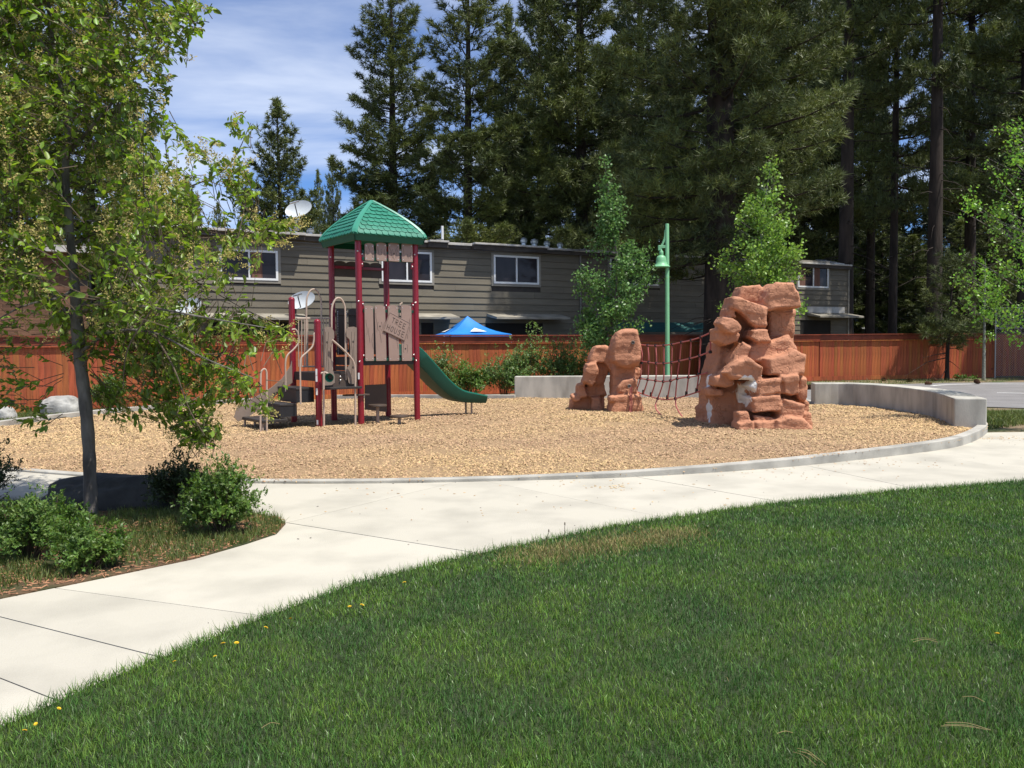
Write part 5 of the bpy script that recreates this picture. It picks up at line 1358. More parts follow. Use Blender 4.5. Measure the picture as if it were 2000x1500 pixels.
# dark screen behind it: end of the board fence
dk = empty('wooden_fence', tuple(cA + [0, .8, 0]), 'dark shaded board fence behind the chain link at the right edge', 'fence')
for i in range(44):
    p = cA + np.array([-.6 + i * .14, .9 + .02 * i + random.uniform(-.005, .005), .95]); mb = MB(); mb.box(p, (.133, .02, 1.9)); mb.build('board', M['fence'], dk)
mb = MB(); mb.box(cA + np.array([2.5, 1.33, 1.93]), (6.3, .14, .04), ((1, .02, 0), (-.02, 1, 0), (0, 0, 1))); mb.build('cap_board', M['fence_dark'], dk)

# ================================================================ SMALL THINGS ON THE GROUND
def cone_mesh():
    mb = MB()
    for i in range(9):
        z = i * .014; r = .045 * math.sin(math.pi * (i + 1.2) / 11) + .008
        for k in range(9):
            q = 2 * math.pi * (k + .5 * (i % 2)) / 9; d = np.array([math.cos(q), math.sin(q), .35]); t = np.array([-math.sin(q), math.cos(q), 0])
            b_ = d * r * .3 + [0, 0, z]; e = d * r + [0, 0, z]
            mb.add([b_ - t * .006, b_ + t * .006, e + t * .011, e + [0, 0, .006], e - t * .011, b_ + [0, 0, .009]], [(0, 1, 2, 3, 4), (5, 4, 3), (5, 3, 2), (1, 5, 2), (0, 4, 5)])
    mb.lathe((0, 0, 0), [(.012, -.005), (.022, .03), (.018, .08), (.004, .13)], 6)
    me = bpy.data.meshes.new('pine_cone'); me.from_pydata(mb.v, [], mb.f); me.materials.append(M['cone']); return me
cm = cone_mesh()
for i, (x, y, lab) in enumerate(((1783, 744, 'brown pine cone on the dirt by the fence, leftmost of four'), (1831, 743, 'brown pine cone standing on the dirt right below the small pine'), (1820, 750, 'brown pine cone on the asphalt nearest the white line'), (1914, 749, 'brown pine cone lying alone on the asphalt at right'), (1574, 759, 'pine cone on the asphalt just left of the curved wall'), (1725, 742, 'pine cone against the foot of the red fence'))):
    p = G(x, y, .0); o = bpy.data.objects.new('pine_cone', cm); COL.objects.link(o); o.location = (p[0], p[1], .02); s_ = 1.9
    o.scale = (s_, s_, s_); o.rotation_euler = (random.uniform(1.1, 1.7), random.uniform(-.4, .4), random.uniform(0, 6)); tag(o, lab, 'pine cone', 'pine cones near the court')
# dandelions
def dand_meshes():
    mb = MB()
    for ring_, r0, zz in ((14, .019, 0), (11, .014, .004), (7, .008, .007)):
        for k in range(ring_):
            q = 2 * math.pi * k / ring_ + zz * 40; d = np.array([math.cos(q), math.sin(q), .25]); t = np.array([-math.sin(q), math.cos(q), 0])
            mb.add([np.array([0, 0, zz]), d * r0 * .7 + t * .0028 + [0, 0, zz], d * r0 + [0, 0, zz], d * r0 * .7 - t * .0028 + [0, 0, zz]], [(0, 1, 2, 3)])
    me = bpy.data.meshes.new('flower_head'); me.from_pydata(mb.v, [], mb.f); me.materials.append(M['dandelion'])
    mb = MB(); mb.tube([(0, 0, -.07), (.003, 0, 0)], .0018, 5); ms = bpy.data.meshes.new('stem'); ms.from_pydata(mb.v, [], mb.f); ms.materials.append(M['grass'])
    return me, ms
dm, ds = dand_meshes()
DD = [(790, 1134, 'yellow dandelion at the lawn edge nearest the long path joint'), (707, 1178, 'yellow dandelion near the lawn edge, right one of a close pair'), (683, 1181, 'yellow dandelion near the lawn edge, left one of a close pair'),
      (567, 1205, 'yellow dandelion at the lawn edge where a path joint ends'), (519, 1222, 'small yellow dandelion just below the joint end'), (436, 1253, 'large bright dandelion on the lawn edge left of centre'), (462, 1252, 'half closed dandelion right of the large bright one'),
      (420, 1278, 'small dandelion in the lawn below the large bright one'), (341, 1288, 'pale yellow dandelion alone on the lawn edge'), (115, 1380, 'bright dandelion near the bottom left corner of the lawn'), (70, 1410, 'small dandelion nearest the bottom left corner of the lawn'), (48, 1423, 'tiny dandelion at the far left tip of the lawn'), (1948, 1234, 'orange yellow dandelion far out in the lawn at right'), (1240, 1035, 'tiny dandelion by the dry patch on the far lawn edge')]
for (x, y, lab) in DD:
    p = G(x, y + 4, .075); r = empty('dandelion', (p[0], p[1], .075), lab, 'dandelion', 'dandelions in the lawn')
    for nm, me in (('flower_head', dm), ('stem', ds)):
        o = bpy.data.objects.new(nm, me); COL.objects.link(o); o.parent = r; 
        if nm == 'flower_head': o.rotation_euler = (random.uniform(.1, .5), random.uniform(-.3, .3), random.uniform(0, 6))
    s_ = random.uniform(.65, .85) * (1 if y < 1270 else .72); r.scale = (s_, s_, s_)
# tall weed stalks at the lawn edge, fallen straws
for (x, y, h_, lab) in ((1062, 1070, .12, 'leaning thin seed stalk at the lawn edge, left of two'), (1101, 1063, .15, 'upright thin seed stalk at the lawn edge, right of two')):
    p = G(x, y); mb = MB(); mb.tube([p, p + [.01 if x > 1080 else .04, 0, h_]], .0022, 5); mb.lathe(p + [.01 if x > 1080 else .04, 0, h_], [(.003, 0), (.006, .01), (.003, .025)], 6); tag(mb.build('seed_stalk', M['twig'], loc=tuple(p)), lab, 'weed stalk', 'seed stalks')
def straw(px, py, ang, L_, nb, lab):
    p = G(px, py, .062); mb = MB(); r = random.Random(int(px))
    for k in range(nb):
        a_ = ang + r.uniform(-.12, .12); d = np.array([math.cos(a_), math.sin(a_), 0]); q = p + np.array([r.uniform(-.02, .02), r.uniform(-.02, .02), 0])
        mb.tube(spline([q, q + d * L_ * .35 + [0, 0, r.uniform(.0, .01)], q + d * L_ * .7 + [0, r.uniform(-.015, .015), -.01]], 4), .0011, 4)
    tag(mb.build('pine_straw', M['grass_dry'], loc=tuple(p)), lab, 'pine needles', 'fallen straws in the lawn')
straw(1842, 1414, -.15, .22, 3, 'long fallen pine needle bundle near the right edge of the lawn')
straw(1556, 1466, -.9, .13, 4, 'pine needle bundle near the bottom edge of the lawn')
straw(1785, 1252, .15, .2, 2, 'pale fallen straw in the right middle of the lawn')
straw(1424, 1332, 1.7, .09, 1, 'single short pale straw standing in mid lawn')
straw(1885, 1360, -.4, .12, 1, 'thin fallen straw above the long bundle at right')
straw(505, 1420, .9, .12, 1, 'pale straw in the lower left lawn')
straw(1520, 1428, .2, .1, 1, 'short straw left above the bottom bundle')
p = G(467, 995, .012); mb = MB(); mb.prism([p, p + [.09, .03, 0], p + [.085, .05, 0], p + [-.005, .02, 0]], (0, 0, .012)); tag(mb.build('bark_chip', M['bark_grey'], loc=tuple(p)), 'single dark chip of bark lying on the path by the shrubs', 'bark chip')

# ================================================================ VEGETATION
def place(name, loc, parts, label, cat, group=None, scale=(1, 1, 1), rz=0.0):
    r = empty(name, loc, label, cat, group); r.scale = scale; r.rotation_euler = (0, 0, rz)
    for nm, me in parts:
        o = bpy.data.objects.new(nm, me); COL.objects.link(o); o.parent = r
        if nm != 'trunk': o['kind'] = 'stuff'
    return r
def tubes_mesh(name, tubes, mt, n=5):
    mb = MB()
    for P_, r_ in tubes: mb.tube(P_, r_, n, False)
    me = bpy.data.meshes.new(name); me.from_pydata(mb.v, [], mb.f); me.materials.append(M[mt])
    me.polygons.foreach_set('use_smooth', [True] * len(me.polygons)); return me

def tuft_template(nn, w, seed, spread=(.3, 1.5)):
    r = np.random.default_rng(seed); V = []; T = []
    for k in range(nn):
        y0 = r.uniform(0, .45); a = r.uniform(0, 6.283); th = r.uniform(*spread); L = r.uniform(.55, .95)
        d = np.array([math.cos(a) * math.sin(th), math.cos(th), math.sin(a) * math.sin(th)])
        s = norm(np.cross(d, r.normal(size=3))); b = np.array([0, y0, 0]); i = len(V)
        V += [b - s * w / 2, b + s * w / 2, b + d * L]; T.append((i, i + 1, i + 2))
    return np.array(V), np.array(T)

def pine_meshes(seed, H, R, clear, ntuft, nn, tl, nw, r0, nbr, prof=.85, mt='needle', droop=0.0, dead=0, gap=0.0, fill=.22):
    r = np.random.default_rng(seed)
    tr = [np.array([.25 * math.sin(q * 2.3 + seed) * q, .2 * math.sin(q * 1.7 + seed * 2) * q, H * q]) for q in np.linspace(0, 1, 14)]
    trunk = tubes_mesh('trunk', [(tr, [r0 * ((1 - q) ** .8) + .015 + (.35 * r0 * math.exp(-q * 40)) for q in np.linspace(0, 1, 14)])], 'bark', 12)
    def axis(z): q = np.clip(z / H, 0, 1); return np.stack([.25 * np.sin(q * 2.3 + seed) * q, .2 * np.sin(q * 1.7 + seed * 2) * q, z], -1)
    t = np.sort(r.random(nbr) ** 1.0); z = H * (clear + (1 - clear) * t * .99)
    Rz = R * ((1 - t) ** prof) * np.clip(.55 + t * 3.5, 0, 1) + .18
    L = Rz * r.uniform(.6, 1.12, nbr)
    a = np.arange(nbr) * 2.39996 + r.normal(0, .35, nbr)
    up = -.25 + .9 * t - droop + r.normal(0, .1, nbr)
    lobes = 1 + .22 * np.sin(a * 2 + seed) * (1 - t) ; L *= lobes
    A0 = axis(z); dh = np.stack([np.cos(a), np.sin(a), np.zeros(nbr)], 1); sd = np.stack([-np.sin(a), np.cos(a), np.zeros(nbr)], 1)
    def bp(i, q): 
        q = np.asarray(q)[..., None]
        return A0[i] + dh[i] * L[i][..., None] * q + np.array([0, 0, 1.0]) * L[i][..., None] * (up[i][..., None] * q + .28 * q * q)
    limbs = []
    for i in range(nbr):
        pts = [bp(i, s) for s in (0, .35, .7, 1.0)]; b = .012 + L[i] * .016
        limbs.append((pts, [b, b * .7, b * .45, .006]))
    for k in range(dead):
        zz = H * clear * r.uniform(.35, 1.1); aa = r.uniform(0, 6.28); l = r.uniform(.8, 2.6)
        p = axis(np.array(zz)); d = np.array([math.cos(aa), math.sin(aa), r.uniform(-.35, .1)])
        limbs.append(([p, p + d * l * .5 + [0, 0, .06], p + d * l + [r.uniform(-.2, .2), r.uniform(-.2, .2), r.uniform(-.3, .1)]], [.03, .018, .006]))
    lm = tubes_mesh('limbs', limbs, 'bark', 3)
    w = L * (L * .6 + .5); i = r.choice(nbr, ntuft, p=w / w.sum())
    q = 1 - (1 - .22) * r.random(ntuft) ** 1.35
    lat = r.normal(0, 1, ntuft) * L[i] * fill * (1.25 - q)
    P = bp(i, q) + sd[i] * lat[:, None] + np.array([0, 0, 1.0]) * (r.normal(.04, .10, ntuft) + .05 * L[i] * np.abs(r.normal(0, .5, ntuft)))[:, None]
    D = dh[i] * 1.0 + sd[i] * (lat / (L[i] * .25 + .1))[:, None] + np.array([0, 0, .75]) + r.normal(0, .55, (ntuft, 3))
    # leader
    nl = max(10, ntuft // 60); P[:nl] = axis(H * (1 - .06 * r.random(nl))) + r.normal(0, .05, (nl, 3)); D[:nl] = [0, 0, 1] + r.normal(0, .5, (nl, 3))
    Vs, Ts = [], []; off = 0
    for g in range(4):
        tv_, tt_ = tuft_template(nn, nw / tl, seed * 10 + g); sl = slice(g, None, 4)
        Rm = frames(D[sl], None, tl * r.uniform(.75, 1.2, len(D[sl])), tl * r.uniform(.75, 1.25, len(D[sl])), tl * r.uniform(.75, 1.2, len(D[sl])), r.uniform(0, 6.28, len(D[sl])))
        v_, t_ = scatter(tv_, tt_, Rm, P[sl]); Vs.append(v_); Ts.append(t_ + off); off += len(v_)
    cr_ = tri_mesh('crown', np.concatenate(Vs), np.concatenate(Ts)); cr_.materials.append(M[mt])
    return [('trunk', trunk), ('limbs', lm), ('crown', cr_)]

PINES = {
 'A': (24, 3.3, pine_meshes(1, 24, 3.9, .08, 12500, 12, .38, .038, .32, 190, .62)),
 'B': (23, 2.4, pine_meshes(2, 23, 2.9, .12, 7000, 12, .40, .038, .28, 120, .45)),
 'C': (14, 2.1, pine_meshes(3, 14, 2.7, .05, 6500, 11, .32, .042, .18, 170, .75)),
 'E': (26, 3.2, pine_meshes(4, 26, 3.7, .24, 6200, 13, .42, .042, .34, 110, .4, dead=22, droop=.15)),
 'G': (26, 2.9, pine_meshes(5, 26, 2.7, .42, 3000, 13, .40, .042, .44, 70, .3, dead=34, droop=.1)),
 'F': (12, 2.0, pine_meshes(6, 12, 2.5, .08, 4200, 8, .45, .06, .13, 110, .6, mt='needle_far')),
}
GRP = 'pines beyond the fence'
def pine(px, Y, top, hw_, kind, label, rz=0.0, H=None, thick=None):
    p = at(px, 680, Y); H_ = H if H else at(px, top, Y)[2]; h0, r0, parts = PINES[kind]
    s = hw_ / F * Y / r0
    place('pine_tree', (p[0], p[1], -.05), parts, label, 'pine tree', GRP, (s if thick is None else s, s, H_ / h0), rz)
pine(560, 62, 197, 84, 'C', 'isolated small conical pine against the sky above the roof dish', .3)
pine(772, 50, -60, 128, 'A', 'tall full pine with pointed crown directly above the green tower roof', 1.2)
pine(914, 46, -90, 108, 'B', 'open crowned tall pine with dark visible trunk, right of the full pine', 2.0)
pine(988, 58, 22, 80, 'C', 'slim pine whose tip shows between two taller pines', 4.0)
pine(1062, 60, -160, 100, 'A', 'dark tall pine behind the roof vents', 2.6)
pine(1140, 47, -330, 150, 'A', 'massive dark pine behind the middle of the grey building', 3.7)
pine(1250, 56, -300, 120, 'A', 'dark pine behind the lamp post', .9)
pine(1560, 60, -200, 110, 'A', 'dark pine behind the yellow green tree by the tall rock', 5.0)
pine(1500, 36.9, -420, 118, 'E', 'dark pine standing close behind the building side of the red fence', .7)
pine(1650, 44, -500, 105, 'G', 'thick straight trunked pine at the right end of the grey building', 1.0)
pine(1822, 40.5, -600, 100, 'G', 'tall pine with slender sunlit bark trunk above the right fence', 2.2)
pine(1742, 47, -420, 80, 'E', 'thin trunked pine left of the sunlit bark pine', 3.1)
pine(1698, 57, -300, 85, 'E', 'far thin pine between the thick trunk and the thin one', 4.4)
pine(1893, 52, -420, 110, 'E', 'dark pine between the sunlit trunk and the right aspen', 5.3)
pine(2000, 42, -500, 120, 'E', 'dark pine trunk cut by the right edge of the photo', .2)
pine(182, 45, -150, 120, 'A', 'dark pine glimpsed behind the flowering tree, right of its trunk', .5)
pine(45, 42, -220, 130, 'A', 'dark pine behind the left edge of the flowering tree', 1.9)
for (x, Y, top, hw_, lab) in ((655, 82, 308, 30, 'small narrow pine tip left of the full pine, taller of a pair'), (630, 86, 335, 26, 'small narrow pine tip left of the full pine, shorter of a pair'), (492, 72, 372, 36, 'low pine at the left foot of the isolated conical pine'),
                          (378, 66, 345, 52, 'low broad pine showing through the flowering tree leaves'), (432, 80, 398, 28, 'low far pine above the left roof edge'), (604, 84, 390, 34, 'low far pine right of the isolated conical pine'),
                          (705, 78, 400, 40, 'low pine filling between the tower roof and the narrow tips'), (845, 76, 330, 46, 'low far pine between the full pine and the open crowned pine'), (300, 60, 300, 60, 'broad pine hidden behind the flowering tree crown')):
    pine(x, Y, top, hw_, 'C', lab, x * .1)
FILL = [(1600, 74, 60, 80, 'mid distance pine behind the building corner'), (1700, 82, 130, 70, 'far pine filling behind the thin trunks'), (1765, 72, 400, 60, 'far pine left of the sunlit trunk'), (1860, 86, 180, 80, 'far pine right of the sunlit trunk'),
        (1925, 70, 40, 85, 'far pine behind the right aspen crown'), (1985, 80, -80, 90, 'far pine behind the right edge'), (1715, 62, 400, 60, 'low young pine over the grey far house'), (1790, 58, 460, 62, 'low young pine behind the middle of the right fence'),
        (1865, 60, 430, 60, 'low young pine behind the small roadside pine'), (1935, 56, 420, 60, 'low young pine near the chain link post'), (1640, 66, 330, 60, 'low young pine beside the building corner'), (2050, 60, 200, 80, 'far pine just outside the right edge'),
        (1320, 72, 180, 90, 'far pine behind the lamp post top'), (1000, 80, 250, 60, 'far low pine behind the roof vents'), (1190, 76, 150, 80, 'far pine behind the cottonwood tree'), (1440, 74, 60, 90, 'far pine behind the giant pine trunk'), (1500, 66, 200, 80, 'far pine between the giant pine and the building corner'),
        (1350, 64, 90, 85, 'far pine left of the giant trunk')]
for (x, Y, top, hw_, lab) in FILL: pine(x, Y, top, hw_, 'F' if Y > 64 else 'C', lab, x * .13)
h0, r0, parts = PINES['A']; place('pine_tree', (29.5, 34.5, -.05), parts, 'dense pine just outside the right edge darkening the fence corner', 'pine tree', GRP, (1.1, 1.1, 1.0), 1.0)
for (x, y, hh, lab) in ((31.5, 31, 25, 'tall pine just outside the right side shading the fence'), (33, 27, 22, 'pine outside the right side behind the court')):
    h0, r0, parts = PINES['E']; place('pine_tree', (x, y, -.05), parts, lab, 'pine tree', GRP, (1.15, 1.15, hh / h0), x)

# the giant pine in front of the fence
big_p = pine_meshes(9, 29, 4.5, .15, 15000, 16, .42, .03, .70, 250, .3, droop=.15, dead=26, fill=.26)
gpos = at(1408, 680, 32.4)
place('pine_tree', (gpos[0], gpos[1], -.05), big_p, 'giant thick trunked pine directly behind the tall climbing rock', 'pine tree', None)
yp = pine_meshes(12, 5.2, 1.3, .26, 800, 15, .34, .024, .075, 40, .5, dead=4)
p = at(1850, 700, 36.4); place('pine_tree', (p[0], p[1], -.05), yp, 'small young pine growing in front of the red fence at right', 'pine tree')

LEAF5 = (np.array([(0, 0, 0), (.42, .3, .06), (.34, .8, .02), (0, 1, -.04), (-.34, .8, .02), (-.42, .3, .06)], float), np.array([(0, 1, 2), (0, 2, 3), (0, 3, 4), (0, 4, 5)]))
LEAFO = (np.array([(0, 0, 0), (.24, .34, .07), (.19, .70, .05), (0, 1, -.10), (-.19, .70, .05), (-.24, .34, .07)], float), np.array([(0, 1, 3), (1, 2, 3), (0, 3, 5), (3, 4, 5)]))
def broadleaf(name, base, prof, nleaf, lsz, mt, bark, r0, seed, label, cat='tree', lean=(0, 0), stems=1, nbr=70, depth=1.0, group=None, clump=11):
    """prof: list of (z, half width, centre shift)"""
    r = np.random.default_rng(seed); prof = np.array(prof, float); z0, z1 = prof[0, 0], prof[-1, 0]
    base = np.array(base, float); H = z1
    def ax(z): q = z / H; return np.stack([np.interp(z, prof[:, 0], prof[:, 2]) * np.clip(z / max(z0, .1), 0, 1), lean[1] * q, z], -1)
    tl = [(([ax(np.array(H * q)) for q in np.linspace(0, .97, 9)]), [r0 * (1 - q) + .006 for q in np.linspace(0, 1, 9)])]
    z = r.uniform(z0, z1, nbr); hw_ = np.interp(z, prof[:, 0], prof[:, 1]); a = r.uniform(0, 6.283, nbr)
    L = hw_ * r.uniform(.55, 1.08, nbr); zs = np.maximum(z - L * .55, .25 * z0)
    E = ax(z) + np.stack([np.cos(a) * L, np.sin(a) * L * depth, np.zeros(nbr)], 1); S = ax(zs)
    for i in range(nbr):
        mid = (S[i] + E[i]) / 2 - [0, 0, .05 * L[i]]; tl.append(([S[i], mid, E[i]], [r0 * .25 * (1 - zs[i] / H) + .006, .008, .003]))
    br = tubes_mesh('branches', tl[1:], bark, 3); tk = tubes_mesh('trunk', tl[:1], bark, 9)
    nc = nleaf // clump; w = L ** 1.3; i = r.choice(nbr, nc, p=w / w.sum()); q = 1 - .75 * r.random(nc) ** 1.4
    C = S[i] * (1 - q)[:, None] + E[i] * q[:, None] + r.normal(0, .07, (nc, 3)) * (L[i] * .9 + .35)[:, None]
    P = np.repeat(C, clump, 0) + r.normal(0, lsz * 1.25, (nc * clump, 3)); n = len(P)
    D = r.normal(0, 1, (n, 3)) + [0, 0, -.5]; Rm = frames(D, r.normal(0, .6, (n, 3)) + [0, 0, 1], lsz * r.uniform(.7, 1.2, n), lsz * r.uniform(.8, 1.3, n), lsz, r.normal(0, .9, n))
    v_, t_ = scatter(*(LEAF5 if mt != 'cherry' else LEAFO), Rm, P); cm_ = tri_mesh('crown', v_, t_); cm_.materials.append(M[mt])
    return place(name, tuple(base), [('trunk', tk), ('branches', br), ('crown', cm_)], label, cat, group)
def profpx(Y, cx, rows):
    out = [(at(cx, y, Y)[2], h / F * Y, dx / F * Y) for y, h, dx in rows]; return sorted(out)
b = at(1192, 680, 26.3)
broadleaf('cottonwood_tree', (b[0], b[1], -.05), profpx(26.3, 1192, ((305, 5, -10), (350, 14, -6), (400, 30, 2), (455, 34, 2), (490, 60, 14), (530, 80, 14), (600, 74, 10), (650, 52, -8), (705, 34, -4))), 10000, .078, 'aspen_dull', 'bark_grey', .05, 21, 'slender blue green leafy tree behind the low climbing rock', depth=.8, nbr=110)
b = at(1488, 680, 26.0)
broadleaf('aspen_tree', (b[0], b[1], -.05), profpx(26, 1488, ((308, 8, 16), (350, 22, 14), (392, 40, 4), (430, 66, -4), (480, 78, 0), (520, 84, 0), (560, 60, 0), (600, 84, 8), (650, 70, 0))), 8500, .085, 'aspen_yellow', 'bark_pale', .05, 22, 'bright yellow green young tree behind the tall climbing rock', depth=.8, nbr=110)
b = at(2035, 680, 15.5)
broadleaf('aspen_tree', (b[0], b[1], -.05), profpx(15.5, 2035, ((120, 12, 0), (200, 55, 0), (280, 95, -5), (340, 150, -10), (420, 140, -5), (500, 165, -8), (570, 150, -8), (640, 80, -20))), 6200, .05, 'aspen_leaf', 'bark_grey', .035, 23, 'sparse light green aspen hanging in from the right edge', depth=.9, nbr=120)
b = G(1921, 741)
broadleaf('aspen_tree', (b[0], b[1], -.05), profpx(36.5, 1921, ((500, 20, 0), (560, 40, 0), (620, 36, 0), (665, 20, 0))), 1400, .07, 'aspen_leaf', 'bark_pale', .075, 24, 'thin pale trunked tree in front of the fence beside the chain link post', depth=.8, nbr=36)

def sprig(seed, n=6):
    r = np.random.default_rng(seed); V = []; T = []
    for k in range(n):
        y = .12 + .8 * k / n; a = r.uniform(0, 6.28); d = np.array([math.cos(a), .7, math.sin(a)]); d /= np.linalg.norm(d); s = norm(np.cross(d, [0, 1.0, .1])); b = np.array([0, y, 0]); i = len(V); L = r.uniform(.35, .55)
        V += [b, b + d * L * .5 + s * .12, b + d * L, b + d * L * .5 - s * .12]; T += [(i, i + 1, i + 2), (i, i + 2, i + 3)]
    return np.array(V), np.array(T)
def shrub(name, base, rx, ry, h, nsp, sl, mt, seed, label, group=None, stems=26, lobes=3, nl=6, upr=.5, cat='shrub'):
    r = np.random.default_rng(seed); tl = []; P = []; D = []
    S = []
    for k in range(stems):
        a = r.uniform(0, 6.283); q = math.sqrt(r.random()); hh = h * r.uniform(.6, 1.05) * (1 - .45 * q * q)
        hh *= 1 + .18 * math.sin(a * lobes + seed)
        e = np.array([math.cos(a) * q * rx, math.sin(a) * q * ry, hh]); mid = e * [.35, .35, .5] + r.normal(0, .02, 3)
        S.append((mid, e)); tl.append(([np.array([e[0] * .12, e[1] * .12, -.03]), mid, e], [.008, .006, .002]))
    br = tubes_mesh('stems', tl, 'twig', 3)
    mid = np.array([s[0] for s in S]); e = np.array([s[1] for s in S]); i = r.integers(0, stems, nsp); q = r.random(nsp) ** .6
    P = mid[i] * (1 - q)[:, None] + e[i] * q[:, None] + r.normal(0, .085, (nsp, 3)) * h
    P[:, 2] = np.clip(P[:, 2], .03, None); D = (e[i] - mid[i]) + r.normal(0, .35, (nsp, 3)) * h * .8 + np.array([0, 0, h * upr * .5])
    Vs, Ts = [], []; off = 0
    for g in range(3):
        tv_, tt_ = sprig(seed + g, nl); sl_ = slice(g, None, 3); m_ = len(D[sl_])
        sc_ = sl * r.uniform(.7, 1.3, m_); Rm = frames(D[sl_], None, sc_, sc_, sc_, r.uniform(0, 6.28, m_)); v_, t_ = scatter(tv_, tt_, Rm, P[sl_]); Vs.append(v_); Ts.append(t_ + off); off += len(v_)
    cm_ = tri_mesh('foliage', np.concatenate(Vs), np.concatenate(Ts)); cm_.materials.append(M[mt])
    return place(name, tuple(base), [('stems', br), ('foliage', cm_)], label, cat, group)
g_ = 'shrubs between the kerb and the red fence'
def bsh(px, Y, w, top, n, lab, mt='shrub_far', seed=1):
    b = at(px, 700, Y); z = at(px, top, Y)[2]; rx = w / F * Y
    shrub('shrub', (b[0], b[1], -.04), rx, rx * .7, z, n, .16, mt, seed, lab, g_, 30)
bsh(868, 26.3, 44, 690, 700, 'green shrub just right of the slide', 'shrub_far', 31)
bsh(918, 25.9, 46, 712, 700, 'rounded low shrub second to the right of the slide', 'shrub', 32)
bsh(985, 26.3, 52, 688, 800, 'bushy green shrub at the left end of the straight wall', 'shrub_far', 33)
bsh(1035, 26.8, 50, 655, 850, 'feathery tall shrub behind the straight wall, tallest of the row', 'shrub_far', 34)
bsh(1092, 27.0, 46, 668, 800, 'green shrub behind the wall just left of the low rock', 'shrub_far', 35)
bsh(1140, 27.4, 36, 668, 500, 'small pale shrub peeking out behind the low climbing rock', 'shrub_far', 36)
bsh(213, 21.9, 36, 728, 600, 'rounded bright shrub by the fence right of the flowering tree trunk', 'shrub', 37)
b = G(1885, 742); shrub('weed_clump', (b[0], b[1], -.04), .5, .3, .22, 160, .12, 'shrub', 50, 'low green weeds at the foot of the fence by the young pine', None, 14)
# foreground shrubs
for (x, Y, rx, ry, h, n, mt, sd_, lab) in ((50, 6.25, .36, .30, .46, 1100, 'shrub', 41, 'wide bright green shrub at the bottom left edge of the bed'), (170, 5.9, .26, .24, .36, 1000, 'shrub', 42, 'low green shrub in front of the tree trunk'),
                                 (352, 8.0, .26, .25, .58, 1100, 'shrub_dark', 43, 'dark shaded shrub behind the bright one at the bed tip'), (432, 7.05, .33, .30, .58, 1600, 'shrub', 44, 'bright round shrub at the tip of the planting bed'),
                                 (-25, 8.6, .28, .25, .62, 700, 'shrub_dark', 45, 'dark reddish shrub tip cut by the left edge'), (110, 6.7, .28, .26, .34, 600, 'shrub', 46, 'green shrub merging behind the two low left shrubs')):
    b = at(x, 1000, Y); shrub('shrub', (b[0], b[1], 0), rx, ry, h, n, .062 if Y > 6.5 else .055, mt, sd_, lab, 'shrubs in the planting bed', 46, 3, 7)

# ================================================================ FLOWERING TREE at the left
TB = G(178, 1012); tree = empty('flowering_tree', (TB[0], TB[1], 0), 'large leafy tree with faded tan blossoms filling the left side', 'tree')
TY = TB[1]
def tp(px, py, Y=None): return at(px, py, TY if Y is None else Y)
trk = [np.array([TB[0], TB[1], -.1])] + [tp(*p) for p in ((176, 950), (174, 880), (168, 800), (161, 740), (155, 690), (152, 650), (146, 560), (138, 470), (128, 340), (132, 250), (112, 130), (96, 20), (90, -120), (95, -260))]
rad = [.085, .068, .066, .066, .064, .064, .068, .05, .045, .036, .030, .024, .02, .014, .008]
trs = spline(trk, 5); rs = .86 * np.interp(np.linspace(0, len(rad) - 1, len(trs)), range(len(rad)), rad) * (1 + .05 * np.sin(np.arange(len(trs)) * 1.7))
mb = MB(); mb.tube(trs, list(rs), 14); mb.build('trunk', M['bark_grey'], tree, smooth=True)
LIMB = [((152, 640, 0), (90, 560, -.2), (0, 480, -.5), (-120, 430, -.6)), ((150, 600, 0), (230, 560, .2), (330, 520, .3), (420, 470, .2), (500, 440, .1)), ((146, 560, 0), (120, 580, -.4), (40, 600, -.8), (-60, 660, -1.0)),
        ((140, 480, 0), (240, 420, .5), (330, 380, .8), (440, 330, .7), (490, 240, .6)), ((155, 690, 0), (215, 650, -.3), (300, 650, -.6), (400, 700, -.7), (500, 740, -.5)), ((134, 300, 0), (220, 200, -.3), (300, 110, -.4), (370, 20, -.4)),
        ((130, 380, 0), (60, 300, .4), (-40, 220, .6), (-150, 120, .7)), ((126, 200, 0), (200, 60, .4), (260, -90, .5)), ((110, 120, 0), (20, 0, -.4), (-60, -130, -.5)), ((150, 620, 0), (200, 590, -.7), (290, 600, -1.1), (400, 620, -1.3), (520, 640, -1.2)),
        ((158, 720, 0), (172, 700, -.1), (196, 640, -.2), (205, 560, -.3)), ((300, 650, -.6), (340, 720, -.8), (370, 800, -.8), (400, 850, -.8)), ((330, 520, .3), (400, 560, .3), (470, 600, .2)), ((300, 600, -1.1), (250, 680, -1.1), (240, 760, -1.0))]
mbL = []
nodes = []
for nL_, L_ in enumerate(LIMB):
    P_ = spline([tp(x, y, TY + dy) for x, y, dy in L_], 6); r_ = np.linspace(.017 if nL_ < 10 else .008, .003, len(P_)); mb = MB(); mb.tube(P_, list(r_), 7, False); mb.build('limb', M['bark_grey' if nL_ < 10 else 'twig'], tree, smooth=True); nodes += P_
nodes += trs[25:]
nodes = np.array(nodes)
r = np.random.default_rng(77)
